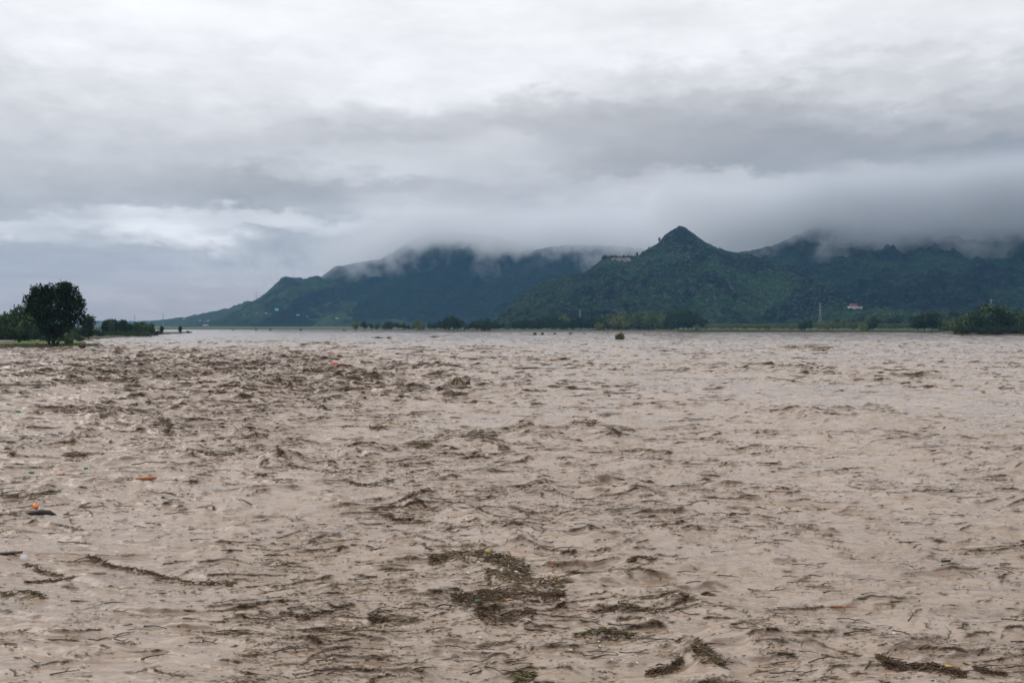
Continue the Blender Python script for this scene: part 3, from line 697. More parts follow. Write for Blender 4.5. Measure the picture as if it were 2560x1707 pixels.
for i in range(34):
    px = 930+i*13+U(-5, 5)
    plant(px, U(1280, 1420), U(799, 813), random.choice([('bushy', 'B'), ('round', 'B'), ('bushy', 'A')]), 'low hazy tree in the thin line along the centre shore', 'low hazy trees along the centre shore', 0.8)
# wood at the foot of the cone hill
plant(1412, 1330, 786, ('round', 'C'), 'pale tree standing out in front of the dark foot of the cone hill', None, 0.8)
plant(1497, 1260, 803, ('bushy', 'C'), 'olive yellow bush-like tree at the waterline below the cone hill', None, 0.8)
plant(1744, 1300, 808, ('bushy', 'C'), 'pale rounded bush at the left end of the orchard rows', None, 0.8, 'bush', 'bush')
W4 = [(1380, 'at its thin left end'), (1440, 'by the pale tree standing out in front'), (1500, 'between the steel pylon and the olive bush'), (1580, 'left half of its pale middle part'), (1670, 'right half of its pale middle part'), (1735, 'in its tall dark right part'), (9999, 'at its low right end beside the orchard row')]
for i in range(78):
    px = 1290+i*6.2+U(-4, 4)
    top = float(np.interp(px, [1290, 1340, 1400, 1470, 1505, 1560, 1640, 1665, 1690, 1730, 1760, 1790], [800, 794, 789, 794, 783, 775, 776, 786, 769, 771, 792, 800]))
    Y = U(1290, 1480); top += U(-2, 12)*(0.4 if i % 2 else 1.0)
    olive = 1500 < px < 1670
    plant(px, Y, top, random.choice([('bushy', 'C'), ('round', 'A'), ('bushy', 'A')] if olive else [('bushy', 'B'), ('round', 'B'), ('tall', 'B')]), (('olive green' if olive else 'dark')+' tree in the cone hill wood, '+region(px, W4)), 'cone hill wood, '+region(px, W4), 0.9)
# right bank
plant(2157, 1120, 800, ('bushy', 'C'), 'light yellow-green bush at the right end of the orchard rows', None, 0.8, 'bush', 'bush')
for px, top, lab in [(2012, 796, 'dark tree between the two orchard rows'), (2185, 785, 'tall dark tree just right of the light yellow-green bush')]:
    plant(px, 1150, top, ('bushy', 'B'), lab, None, 0.8)
W3 = [(1900, 'behind the left end of the long orchard row'), (2010, 'behind the right end of the long orchard row'), (2080, 'around the foot of the right plain pylon'), (2160, 'under the white and red house'), (2230, 'just right of the white and red house'), (2300, 'behind the thin orchard row'), (2400, 'behind the taller pair of trees'), (9999, 'behind the big right grove')]
for i in range(90):
    px = 1800+i*8.0+U(-5, 5); Y = U(1250, 1750)
    top = float(np.interp(px, [1800, 1900, 2050, 2170, 2250, 2330, 2400, 2560], [808, 803, 796, 784, 786, 776, 772, 768]))+U(0, 16)
    plant(px, Y, top, random.choice([('bushy', 'B'), ('round', 'B'), ('bushy', 'A'), ('tall', 'B'), ('round', 'A')]), 'dark tree in the slope belt, '+region(px, W3), 'slope belt trees, '+region(px, W3))
for px, top, lab in [(2296, 788, 'rounded tree left of the taller pair near the right bank'), (2312, 780, 'left one of the taller pair of trees near the right bank'), (2330, 776, 'right one of the taller pair of trees near the right bank'), (2358, 796, 'pale rounded tree between the taller pair and the big right grove'), (2380, 792, 'pale tree touching the left edge of the big right grove')]:
    plant(px, U(860, 920), top, ('bushy', 'C') if 'pale' in lab else ('round', 'B'), lab, None, 0.8)
W2 = [(2430, 'at its low left end'), (2480, 'left of the faint pylon'), (2530, 'right of the faint pylon'), (2562, 'touching the right edge of the photo'), (9999, 'beyond the right edge of the photo')]
for i in range(26):
    px = 2402+i*9+U(-4, 4); Y = U(700, 800) if px > 2420 else U(770, 800)
    top = float(np.interp(px, [2400, 2430, 2470, 2510, 2540, 2640], [786, 768, 755, 760, 770, 766]))+U(0, 26)*(i % 3 > 0)
    plant(px, Y, top, random.choice([('bushy', 'A'), ('round', 'B'), ('bushy', 'B'), ('round', 'A'), ('tall', 'B')]), 'large leafy tree in the big right grove, '+region(px, W2), 'right grove, '+region(px, W2), 0.7)
for i in range(16): plant(2400+i*14+U(-4, 4), float(np.interp(2400+i*14, [2400, 2600], [712, 672])), U(806, 818), ('bushy', 'B'), 'low dark tree at the waterline of the right grove', 'low trees at the waterline of the right grove', 0.2)
# trees breaking the crest of the cone hill
for px, top, kind, lab in [(1648, 594, 'tall', 'tall tree sticking up on the left shoulder of the cone hill'), (1661, 598, 'round', 'small tree beside the tall one on the left shoulder of the cone hill'), (1790, 617, 'round', 'round tree on the right shoulder of the cone hill'), (1799, 618, 'round', 'last round tree on the right shoulder of the cone hill'),
        (1622, 616, 'round', 'small tree on the left slope above the hilltop building'), (1592, 631, 'tall', 'tree on the ridge just right of the hilltop building'), (1600, 636, 'round', 'second tree on the ridge right of the hilltop building')]:
    plant(px, float(np.interp(px, [1590, 1648, 1800], [2750, 2775, 2740])), top, (kind, 'B'), lab, None)
for i in range(16):
    px = 1510+i*5.5; plant(px, float(np.interp(px, [1502, 1600], [2700, 2745]))+25, U(637, 642), ('round', 'B'), 'small dark tree in the row around the hilltop building', 'small trees around the hilltop building')
# orchard rows on the right plain: clipped rows, one thing each
def hedge(name, pxa, pxb, Y, top, material, lab, thick=7, dens=1.0):
    xa, xb = (pxa-CX)/F*Y, (pxb-CX)/F*Y; ztop = CAMH+(HY-top)/F*Y; n = int((xb-xa)*28*dens)
    r = np.random.default_rng(int(pxa)); P = np.stack([r.uniform(xa, xb, n), Y+r.uniform(0, thick, n), 0.9+(ztop-0.9)*r.uniform(0, 1, n)**0.6+0.3*np.sin(r.uniform(0, 9, n))], 1)
    P[:, 2] += 0.35*perlin(P[:, 0]/7, P[:, 1]/5, 3)
    V, Fq = rand_cards(P, 0.55, r=r); tt = r.uniform(0, 1, n)
    c = np.array([(xa+xb)/2, Y, 0.9]); me = np_mesh(name, V-c, Fq, [material], fcol=np.stack([tt, tt, tt, tt*0+1], 1))
    o = link(name, me, None, tuple(c)); tag(o, lab, 'orchard row'); return o
hedge('orchard_row', 1762, 2004, 1190, 809.5, M_LEAF_C, 'long even row of young orchard trees left of the dark tree on the right bank')
hedge('orchard_row', 2034, 2160, 1150, 805.5, M_LEAF_C, 'shorter even orchard row ending at the yellow-green bush')
hedge('orchard_row', 2196, 2300, 1080, 809, M_LEAF_C, 'thin orchard row right of the tall dark tree on the right bank', 5)
# crop strip in front of them
def tuft_strip(name, pxa, pxb, row, h, n, material, lab, cat, kind=None, z0=0.85, depth=8):
    xa, ya = at(pxa, row, z0); xb, yb = at(pxb, row, z0); r = np.random.default_rng(int(pxa*3)+999)
    P = np.stack([r.uniform(xa, xb, n), ya+r.uniform(0, depth, n), z0+h*r.uniform(0, 1, n)**1.5], 1)
    V, Fq = rand_cards(P, 0.10+h*0.25, r=r); tt = r.uniform(0, 1, n)
    c = np.array([(xa+xb)/2, ya, z0]); o = link(name, np_mesh(name, V-c, Fq, [material], fcol=np.stack([tt, tt, tt, tt*0+1], 1)), None, tuple(c)); tag(o, lab, cat, None, kind); return o
tuft_strip('bank_grass', -20, 205, 863.5, 0.35, 4200, M_LEAF_C, 'rough grass and weeds growing along the left bank', 'grass', 'stuff', 1.05, 14)
tuft_strip('crop_field', 1700, 2390, 829.5, 1.3, 9000, M_LEAF_A, 'pale green crop strip along the right bank in front of the orchard rows', 'crop', 'stuff', 0.85, 25)
tuft_strip('shore_weeds', 206, 255, 868.5, 0.7, 420, M_LEAF_C, 'half drowned green weeds trailing in the water off the tip of the left bank', 'grass', 'stuff', 0.0, 3)
tuft_strip('yellow_weeds', 162, 176, 862.5, 1.3, 240, M_LEAF_C, 'yellow-green weeds right of the big tree stems', 'grass', 'stuff', 1.1, 2)
# plants out in the flood
def flood_bush(px, base, top, wpx, lab, grp=None, m_=M_LEAF_C):
    x, y = at(px, base); k = y/F; sc_ = 0.72 if wpx < 15 else 0.9; h = (base-top)*k*sc_; w = wpx*k/2*sc_
    o = empty('flooded_bush', (x, y, -0.1)); tag(o, lab, 'bush', grp)
    lobes = [(0, 0, h*0.45, w*0.9, w*0.9, h*0.42, 1), (w*0.25, 0, h*0.7, w*0.5, w*0.5, h*0.25, .6), (-w*0.35, 0, h*0.4, w*0.6, w*0.6, h*0.35, .7)]
    link('foliage', crown_mesh('bush_leaves', lobes, 900, 0.10*h+0.05, m_, 5, int(px), 0.6), o)
    v, f = limb((0, 0, -0.5), (0.1*w, 0, h*0.7), 0.05*h, 0.02*h); link('stem', np_mesh('bush_stem', v, f, [M_BARK], True), o)
flood_bush(1550, 850, 831, 24, 'round olive bush standing alone in the river below the cone hill')
flood_bush(1337, 838, 829, 10, 'first dark shrub in the scattered row of drowned shrubs', None, M_LEAF_A)
flood_bush(1356, 837, 829, 9, 'second dark shrub from the left in the row of drowned shrubs', None, M_LEAF_A)
flood_bush(1387, 836, 831, 7, 'small dark shrub right of the drowned shrub pair', None, M_LEAF_A)
flood_bush(1426, 836, 829.5, 10, 'dark shrub with a white speck near the middle of the drowned row', None, M_LEAF_A)
flood_bush(1461, 836, 832, 6, 'small shrub just left of the round olive bush', None, M_LEAF_A)
flood_bush(1611, 837, 834, 5, 'tiny dark shrub right of the round olive bush', None, M_LEAF_A)
for px, row, w in [(945, 846, 26), (1085, 844, 30), (972, 847, 12), (2410, 840, 60), (2460, 839, 50)]:
    x, y = at(px, row); k = y/F*0.6
    P = np.stack([rng.normal(0, min(w*k*0.35, 2.2), 160), rng.normal(0, 0.7, 160), np.abs(rng.normal(0, 0.45, 160))], 1)
    V, Fq = rand_cards(P, 0.32); tt = rng.uniform(0, 1, 160)
    o = link('reed_tuft', np_mesh('reed_tuft', V, Fq, [M_LEAF_C], fcol=np.stack([tt, tt, tt, tt*0+1], 1)), None, (x, y, 0))
    tag(o, {945: 'broad low green tuft above the water left of centre', 1085: 'green tuft of reeds nearer the centre shore', 972: 'small tuft beside the broad low green tuft', 2410: 'long low tuft in front of the dark right grove', 2460: 'second low tuft in front of the dark right grove, nearer the edge'}[px], 'reeds')

# =================================================================== BUILDINGS, MASTS
def box(x0, x1, y0, y1, z0, z1):
    V = np.array([(x, y, z) for z in (z0, z1) for y in (y0, y1) for x in (x0, x1)], float)
    return V, np.array([(0, 2, 3, 1), (4, 5, 7, 6), (0, 1, 5, 4), (2, 6, 7, 3), (0, 4, 6, 2), (1, 3, 7, 5)])
M_WHITE = mat('white_wall', (0.36, 0.37, 0.37), 0.85); M_RED = mat('red_wall', (0.30, 0.085, 0.085), 0.8); M_TEAL = mat('teal_wall', (0.12, 0.50, 0.50), 0.7)
M_ROOF = mat('grey_roof', (0.30, 0.29, 0.28), 0.9); M_DARKW = mat('window_dark', (0.02, 0.02, 0.025), 0.3); M_STEEL = mat('galvanised_steel', (0.22, 0.23, 0.24), 0.6)
M_DIM = mat('dim_wall', (0.21, 0.22, 0.22), 0.9); M_PINK = mat('pinkish_wall', (0.33, 0.25, 0.25), 0.9)
def house(name, px, py, w, d, h, wall, lab, roofm=None, gable=False, rz=0.0, nwin=3, cat='house'):
    p = on_hill(px, py); o = empty(name, (p.x, p.y+d/2, p.z-0.5), rz); tag(o, lab, cat)
    v, f = box(-w/2, w/2, -d/2, d/2, -3.0, h); link('wall', np_mesh('wall', v, f, [wall]), o)
    if gable:
        v = np.array([(-w/2-.4, -d/2-.4, h+.01), (w/2+.4, -d/2-.4, h+.01), (w/2+.4, 0, h+d*0.28), (-w/2-.4, 0, h+d*0.28), (w/2+.4, d/2+.4, h+.01), (-w/2-.4, d/2+.4, h+.01)], float); f = np.array([(0, 1, 2, 3), (3, 2, 4, 5), (0, 5, 4, 1)])
    else: v, f = box(-w/2-.5, w/2+.5, -d/2-.5, d/2+.5, h+.003, h+.5)
    link('roof', np_mesh('roof', v, f, [roofm or M_ROOF]), o)
    for i in range(nwin):
        c = -w/2+(i+0.5)*w/nwin; v, f = box(c-0.6, c+0.6, -d/2-.05, -d/2+.1, h*0.4, h*0.4+1.4); link('window', np_mesh('window', v, f, [M_DARKW]), o)
    return o
hb_ = house('large_house', 2134, 773, 17, 12, 6.5, M_WHITE, 'white house with a red upper storey on the right mountain foot', None, False, 0.25, 4)
v, f = box(-4.5, 6.5, -5, 5, 7.01, 11.5); link('upper_storey', np_mesh('upper', v, f, [M_RED]), hb_)
v, f = box(7, 20, -4, 5, -7, 5.5); link('side_wing', np_mesh('wing', v, f, [M_PINK]), hb_)
v, f = box(6.8, 21, -4.6, 5.5, 5.51, 6.3); link('canopy', np_mesh('canopy', v, f, [M_WHITE]), hb_)
hp = on_hill(1556, 652); 
o = empty('hilltop_building', (hp.x, hp.y+6, CAMH+(HY-650)/F*(hp.y+6))); tag(o, 'long low white building on the left shoulder of the cone hill', 'building')
v, f = box(-28, 22, -5, 5, -8, 3.4); link('wall', np_mesh('wall', v, f, [M_PINK]), o)
v, f = box(-29, 8, -6, 6, 3.41, 4.6); link('roof', np_mesh('roof', v, f, [M_WHITE]), o)
v, f = box(9, 18, -5.5, 5, 3.41, 5.8); link('side_hut', np_mesh('hut', v, f, [M_WHITE]), o)
for i in range(7): v, f = box(-26+i*6, -23+i*6, -5.06, -4.9, 0.2, 2.4); link('window', np_mesh('window', v, f, [M_DARKW]), o)
house('tall_house', 691, 778, 15, 9, 11, M_TEAL, 'pale turquoise house on the lower green slope at the left', None, False, 0.1, 3)
for px, py, w, h, lab in [(643, 784, 12, 3.5, 'small white house left of a row of pale roofs on the left slope'), (664, 784.5, 14, 3.2, 'low pale house, left one of the pair below the turquoise house'), (674, 785, 9, 3, 'low pale house, right one of the pair below the turquoise house'), (513, 781, 16, 6, 'white house high on the low pale left hill'), (460, 800, 14, 8, 'pale tall house near the left foot of the low hill'),
        (500, 803, 14, 6, 'pale house low on the left hill, left one of three'), (510, 805, 12, 5, 'pale house low on the left hill, middle one of three'), (520, 803, 14, 5, 'pale house low on the left hill, right one of three'), (610, 788, 11, 3, 'dim small house at the left end of the slope village'), (745, 789, 16, 3.2, 'long dim roof on the slope right of the turquoise house'), (840, 797, 18, 3, 'long pale wall low on the slope far right of the turquoise house'), (765, 791, 12, 3, 'small dim house right of the long dim roof')]:
    house('house', px, py, w*0.8, 8, h*0.85, M_DIM, lab, None, w > 13, U(-.3, .3), 2)
def mast(px, top, Y, lab, base=None, arms=3, w0=3.0, name='pylon', cat='pylon', col=M_STEEL):
    x = (px-CX)/F*Y; zb = (drop(x, Y)-0.5) if base is None else base; H_ = CAMH+(HY-top)/F*Y-zb
    o = empty(name, (x, Y, zb)); tag(o, lab, cat)
    parts = []; n = 8; wt = 0.5
    def P(i, sx, sy): t_ = i/n; w = w0*(1-t_)**1.2+wt; return np.array([sx*w/2, sy*w/2, H_*t_])
    for sx in (-1, 1):
        for sy in (-1, 1): parts.append(tube([P(i, sx, sy) for i in range(n+1)], [0.16]*(n+1), 4))
    for i in range(n):
        for a, b in (((-1, -1), (1, -1)), ((1, -1), (1, 1)), ((1, 1), (-1, 1)), ((-1, 1), (-1, -1))):
            parts.append(tube([P(i, *a), P(i+1, *b)], [0.09]*2, 4)); parts.append(tube([P(i, *b), P(i+1, *a)], [0.09]*2, 4))
    v, f, mi = merge(parts); link('lattice', np_mesh('lattice', v, f, [col]), o)
    for j in range(arms):
        z = H_*(0.72+0.12*j); L_ = H_*0.13*(1-0.15*j)
        v, f, mi = merge([tube([(-L_, 0, z), (0, 0, z+0.6), (L_, 0, z)], [0.1, 0.22, 0.1], 4), tube([(-L_, 0, z), (0, 0, z-0.9), (L_, 0, z)], [0.08, 0.12, 0.08], 4)])
        link('cross_arm', np_mesh('arm', v, f, [col]), o)
    return o
mast(641, 728, 4600, 'tall steel mast on the skyline left of the green spur', None, 2, 9.0, 'mast', 'mast')
mast(408, 780, 4300, 'thin mast right of the left grove on the low skyline', 1.0, 2, 5)
mast(337, 784, 4300, 'thin mast above the left grove on the low skyline', 1.0, 2, 5)
mast(1450, 774, 1600, 'steel pylon in front of the wood below the cone hill', 1.0, 3, 4)
mast(2050, 757, 1600, 'steel pylon between the two orchard rows on the right plain', None, 3, 5)
mast(2477, 748, 1300, 'faint thin pylon rising above the right grove', None, 3, 4)
# small things on the left bank
M_POST = mat('pale_post', (0.42, 0.40, 0.36), 0.9)
for i, (px, h) in enumerate([(147, 1.1), (154, 0.9), (158, 0.9), (112, 1.3), (103, 0.8)]):
    x, y = at(px, 861.5, 1.15); v, f = limb((0, 0, -0.3), (0.08, 0, h), 0.16, 0.10, 0.03, 5)
    o = link('short_post', np_mesh('short_post', v, f, [M_POST], True), None, (x, y, 1.1)); tag(o, 'short pale post standing in the grass by the big tree', 'post', 'short pale posts by the big tree')
x, y = at(92, 859, 1.15)
V = []; 
def blob(rx, ry, rz, seed, n=10, m=14, lump=0.18):
    V = []; 
    for i in range(n+1):
        th = math.pi*i/n
        for j in range(m):
            ph = 2*math.pi*j/m; q = 1+lump*math.sin(3*ph+seed+2*th)+lump*0.6*math.sin(5*th+seed*2+ph*2)
            V.append((rx*math.sin(th)*math.cos(ph)*q, ry*math.sin(th)*math.sin(ph)*q, rz*math.cos(th)*q))
    Fq = [(i*m+j, (i+1)*m+j, (i+1)*m+(j+1) % m, i*m+(j+1) % m) for i in range(n) for j in range(m)]
    return np.array(V), np.array(Fq)
M_ORANGE = mat('orange_plastic', (0.42, 0.13, 0.045), 0.5); M_GREENP = mat('green_plastic', (0.02, 0.20, 0.09), 0.35); M_REDP = mat('red_plastic', (0.62, 0.05, 0.025), 0.45); M_YEL = mat('yellow_plastic', (0.62, 0.38, 0.03), 0.5)
M_PALE = mat('pale_foam', (0.60, 0.54, 0.47), 0.7); M_BOARD = mat('orange_board', (0.30, 0.095, 0.035), 0.6); M_DARKLOG = mat('black_log', (0.012, 0.009, 0.007), 0.5)
v, f = blob(0.45, 0.35, 0.42, 1.0); o = link('bundle', np_mesh('bundle', v, f, [M_ORANGE], True), None, (x, y, 1.5)); tag(o, 'small orange bundle on the grassy bank left of the big tree', 'bundle')
x, y = at(205, 866, 1.0); v, f = blob(1.1, 0.8, 0.75, 2.0, 12, 16, 0.1); o = link('boulder', np_mesh('boulder', v, f, [M_BANK], True), None, (x, y, 1.2)); tag(o, 'dark rounded boulder at the tip of the left bank', 'boulder')
x, y = at(8, 856, 1.1); v, f = box(-3.6, 3.6, -.2, .2, -.3, .8); o = link('low_wall', np_mesh('low_wall', v, f, [M_PINK]), None, (x, y, 1.1)); tag(o, 'low grey wall at the left edge on the grassy bank', 'wall')

# =================================================================== FLOATING THINGS
def surf(x, y):
    return float(waves(np.array([x]), np.array([y]))[0][0])
M_MAT = mat('wet_debris', (0.08, 0.05, 0.03), 0.5, 0.4); t = NT(M_MAT); t.base(t.attr('tone', 'Color'))
PAL = {'brown': [(0.060, 0.034, 0.016), (0.12, 0.070, 0.033), (0.035, 0.020, 0.010), (0.19, 0.125, 0.065), (0.10, 0.06, 0.03)],
       'mixed': [(0.06, 0.036, 0.018), (0.13, 0.085, 0.038), (0.035, 0.02, 0.01), (0.24, 0.17, 0.09), (0.17, 0.115, 0.06), (0.12, 0.088, 0.04), (0.34, 0.27, 0.18)],
       'olive': [(0.095, 0.078, 0.03), (0.05, 0.035, 0.015), (0.165, 0.13, 0.05), (0.03, 0.02, 0.01), (0.25, 0.20, 0.09)],
       'red': [(0.12, 0.045, 0.02), (0.07, 0.03, 0.015), (0.18, 0.08, 0.03), (0.035, 0.018, 0.01)],
       'straw': [(0.36, 0.31, 0.19), (0.24, 0.20, 0.11), (0.14, 0.11, 0.06), (0.45, 0.40, 0.27)]}
def raft(name, line, n, lab, pal='brown', length=0.30, mound=0.06, thick=0.012, cat='debris mat', wob=0.5):
    """sticks and reeds matted together along a line of (px, py, half height in photo px)"""
    L = np.array(line, float); fr = 1.0 if L[0, 1] > 1380 else 0.6; L[:, 2] *= (0.8 if fr == 1 else 0.6); n = int(n*(0.46 if fr == 1 else 0.34)); r = np.random.default_rng(int(L[0, 0]*7+L[0, 1]))
    d = np.concatenate([[0], np.cumsum(np.hypot(np.diff(L[:, 0]), np.diff(L[:, 1])*3)+1e-3)]); u = r.uniform(0, d[-1], n); kc = max(8, min(n//6, 60)); u[:kc] = np.linspace(0, d[-1], kc)
    px = np.interp(u, d, L[:, 0]); py0 = np.interp(u, d, L[:, 1]); hh = np.interp(u, d, L[:, 2])
    off = np.clip(r.normal(0, 0.85, n), -2.3, 2.3); holes = perlin(px/9.0, py0/3.0+off*1.5, int(L[0, 0])); off[:kc] = 0.12*np.sin(np.arange(kc)*1.3); keep = (holes > -0.22) | (np.arange(n) < kc)
    px, py0, hh, off = px[keep], py0[keep], hh[keep], off[keep]; n = len(px)
    py = py0+off*hh+2.5*perlin(px/17.0, py0*0+0.5, 5)*wob; Y = CAMH*F/(py-HY); X = (px-CX)/F*Y
    h, _, cc, _ = waves(X, Y); Z = h+mound*1.4*np.clip(1-off**2, 0, 1)*r.uniform(0, 1, n)+0.022
    Y = Y-LEAN*cc*(1-sstep(150, 400, Y))
    ang = r.normal(0, 0.75, n)+(r.uniform(size=n) < 0.25)*r.uniform(0, 3, n); sc = (Y/25.0)**0.45
    ll = length*r.lognormal(-0.35, 0.55, n)*0.5*sc; th = thick*r.uniform(0.6, 1.6, n)*sc; up = r.normal(0, 0.20, n)
    gx, gy, gz = np.gradient(X[:kc]), np.gradient(Y[:kc]), np.gradient(Z[:kc]); gl = np.sqrt(gx**2+gy**2+gz**2)+1e-6   # the long stems that hold the mat together
    ang[:kc] = np.arctan2(gy, gx)+r.normal(0, .05, kc); up[:kc] = np.arcsin(np.clip(gz/gl, -.9, .9)); ll[:kc] = gl*0.72
    D = np.stack([np.cos(ang)*np.cos(up), np.sin(ang)*np.cos(up), np.sin(up)], 1); S = np.stack([-np.sin(ang), np.cos(ang), np.zeros(n)], 1); Uq = np.cross(D, S)
    C = np.stack([X, Y, Z], 1); c0 = np.array([X.mean(), Y.mean(), 0]); C = C-c0
    bend = S*(r.normal(0, 0.12, n)*np.where(np.arange(n) < kc, 0.2, 1.0)*ll)[:, None]
    ring = []
    for e, bb in ((-1, 0), (0, 1), (1, 0)):
        for q in range(3):
            a = q*2.094; ring.append(C+D*(e*ll)[:, None]+bend*bb+(S*math.cos(a)+Uq*math.sin(a))*(th*(1 if bb else 0.5))[:, None])
    V = np.stack(ring, 1).reshape(-1, 3); base = np.arange(n)*9
    Fq = np.concatenate([np.stack([base+s*3+q, base+s*3+(q+1) % 3, base+s*3+3+(q+1) % 3, base+s*3+3+q], 1) for s in (0, 1) for q in range(3)])
    cols = np.array(PAL[pal])[r.integers(0, len(PAL[pal]), n)]*r.uniform(0.7, 1.2, (n, 1)); fc = np.concatenate([cols]*6); fc = np.concatenate([fc, np.ones((len(fc), 1))], 1)
    o = link(name, np_mesh(name, V, Fq, [M_MAT], fcol=fc), None, tuple(c0)); tag(o, lab, cat); return o
R_ = 'debris_raft'
raft(R_, [(1075, 1408, 5), (1130, 1404, 13), (1200, 1412, 22), (1270, 1428, 20), (1320, 1445, 12)], 3600, 'large humped mat of sticks, bark and pale litter in the lower centre', 'mixed', 0.24, 0.10)
raft(R_, [(1215, 1465, 9), (1290, 1468, 15), (1360, 1474, 18), (1430, 1468, 8)], 2100, 'speckled litter mat just below the large humped mat', 'mixed', 0.18, 0.05)
raft(R_, [(1130, 1500, 4), (1160, 1505, 12), (1230, 1507, 12), (1310, 1513, 13), (1370, 1508, 14), (1410, 1500, 5)], 2600, 'long arched brown mat with the green bottle at its left end', 'brown', 0.20, 0.07)
raft(R_, [(1198, 1540, 12), (1206, 1570, 12), (1290, 1571, 8), (1340, 1562, 10)], 1100, 'dark tangled clump of roots below the long arched mat', 'brown', 0.16, 0.10)
raft(R_, [(1285, 1700, 7), (1335, 1698, 13)], 700, 'olive brown mat cut by the bottom edge of the photo, centre', 'olive', 0.2, .05)
raft(R_, [(1438, 1603, 3), (1480, 1598, 6), (1540, 1602, 5), (1590, 1604, 3)], 520, 'olive green floating weed patch right of centre near the bottom', 'olive', 0.18, .04)
raft(R_, [(1735, 1680, 6), (1768, 1688, 11), (1815, 1696, 6)], 800, 'yellowish brown clump at the bottom right of centre', 'mixed', 0.2, .08)
raft(R_, [(1615, 1702, 6), (1655, 1696, 7), (1705, 1684, 4)], 520, 'dark curved strand rising from the bottom edge right of centre', 'brown', 0.18, .06)
raft(R_, [(2195, 1664, 6), (2212, 1680, 6), (2260, 1688, 8), (2310, 1684, 6), (2360, 1694, 9), (2420, 1706, 6)], 1500, 'dark stringy strand sloping to the bottom right corner', 'brown', 0.18, .06)
raft(R_, [(2435, 1690, 4), (2470, 1694, 5), (2520, 1700, 4)], 260, 'short dark strand at the bottom right corner', 'brown', 0.18, .04)
raft(R_, [(210, 1398, 4), (240, 1408, 3), (300, 1424, 3), (360, 1432, 4), (410, 1444, 3), (500, 1456, 2.5), (580, 1460, 2)], 900, 'long thin dark strand drifting diagonally in the lower left', 'brown', 0.2, .05)
raft(R_, [(60, 1462, 2), (120, 1456, 2.5), (185, 1451, 3)], 300, 'thin brown strand with a hooked left end, below the white paper', 'brown', 0.2, .03)
raft(R_, [(62, 1424, 4), (100, 1434, 4), (155, 1443, 2)], 320, 'brown strand just above the hooked one at the lower left', 'brown', 0.2, .03)
raft(R_, [(0, 1497, 3), (50, 1494, 4), (110, 1502, 2)], 300, 'dark strand with olive bits at the left edge', 'olive', 0.2, .04)
raft(R_, [(166, 1149, 5), (190, 1147, 11), (215, 1150, 5)], 700, 'small domed mat with pale bits in the left middle of the river', 'mixed', 0.35, .15)
raft(R_, [(385, 1093, 6), (405, 1088, 12), (430, 1100, 7)], 600, 'dark shaggy clump left of centre in the rough water', 'brown', 0.35, .35)
raft(R_, [(925, 1078, 3), (948, 1077, 6), (968, 1080, 3)], 300, 'reddish brown clump in the middle distance left of centre', 'red', 0.35, .15)
raft(R_, [(1020, 1120, 6), (1045, 1118, 10), (1070, 1124, 5)], 650, 'speckled brown mat just left of the photo centre', 'mixed', 0.35, .12)
raft(R_, [(497, 1136, 5), (515, 1142, 8), (545, 1150, 4), (585, 1146, 2)], 480, 'olive brown curved strand in the left half', 'olive', 0.3, .12)
raft(R_, [(668, 1140, 3), (690, 1142, 4), (700, 1165, 3), (735, 1176, 6), (765, 1182, 5)], 520, 'broken brown strand made of two clumps, left of centre', 'brown', 0.3, .12)
raft(R_, [(4, 1252, 8), (30, 1255, 10), (70, 1256, 5), (150, 1250, 4)], 620, 'yellowish speckled mat at the left edge of the river', 'olive', 0.25, .05)
raft(R_, [(870, 1215, 2), (910, 1222, 4), (990, 1212, 5)], 420, 'V-shaped brown strand just above the lower centre', 'brown', 0.25, .08)
raft(R_, [(930, 1285, 4), (1000, 1270, 5), (1060, 1246, 6), (1085, 1238, 3)], 620, 'dark diagonal strand climbing to the right near the centre', 'brown', 0.25, .10)
raft(R_, [(970, 1298, 6), (1010, 1302, 6), (1040, 1306, 3)], 330, 'reddish dark clump under the diagonal strand', 'red', 0.22, .08)
raft(R_, [(90, 1022, 6), (160, 1036, 11), (230, 1034, 9), (260, 1030, 4)], 1200, 'broad reddish mat in the rough belt at the left', 'red', 0.5, .15)
raft(R_, [(250, 1062, 3), (290, 1046, 6), (360, 1048, 5)], 520, 'dark ridge of debris right of the broad reddish mat', 'brown', 0.5, .3)
raft(R_, [(350, 930, 4), (420, 928, 6), (470, 940, 5)], 700, 'brown mat in the far rough belt at the left', 'mixed', 0.8, .15)
raft(R_, [(390, 955, 6), (440, 948, 8), (490, 950, 5)], 700, 'nearer brown mat below the far one at the left', 'mixed', 0.8, .15)
raft(R_, [(280, 965, 4), (330, 962, 5)], 300, 'small brown mat left of the nearer brown mat', 'brown', 0.8, .15)
raft(R_, [(750, 867, 1.5), (790, 862, 3), (830, 864, 1.5)], 420, 'thin far strand of debris on a distant wave left of centre', 'brown', 1.2, .5)
raft(R_, [(1960, 877, 1.5), (2000, 876, 2.5), (2040, 879, 2.5), (2075, 880, 1.5)], 600, 'thin far strand of debris on a distant wave at the right', 'brown', 1.2, .5)
raft(R_, [(1070, 918, 3), (1100, 922, 5), (1130, 926, 3)], 420, 'far dark clump near the straw fan', 'brown', 0.8, .4)
raft(R_, [(1430, 1078, 3), (1460, 1080, 5), (1490, 1083, 4)], 420, 'olive brown strand on a wave right of the photo centre', 'olive', 0.4, .2)
raft(R_, [(1520, 1098, 3), (1550, 1100, 3)], 200, 'short dark strand right of the olive brown one', 'brown', 0.4, .2)
raft(R_, [(1150, 1110, 3), (1200, 1113, 5), (1240, 1108, 3)], 380, 'dark strand at the photo centre', 'brown', 0.4, .2)
raft(R_, [(2520, 1162, 4), (2550, 1176, 6)], 260, 'dark clump at the right edge, half way down the water', 'brown', 0.35, .2)
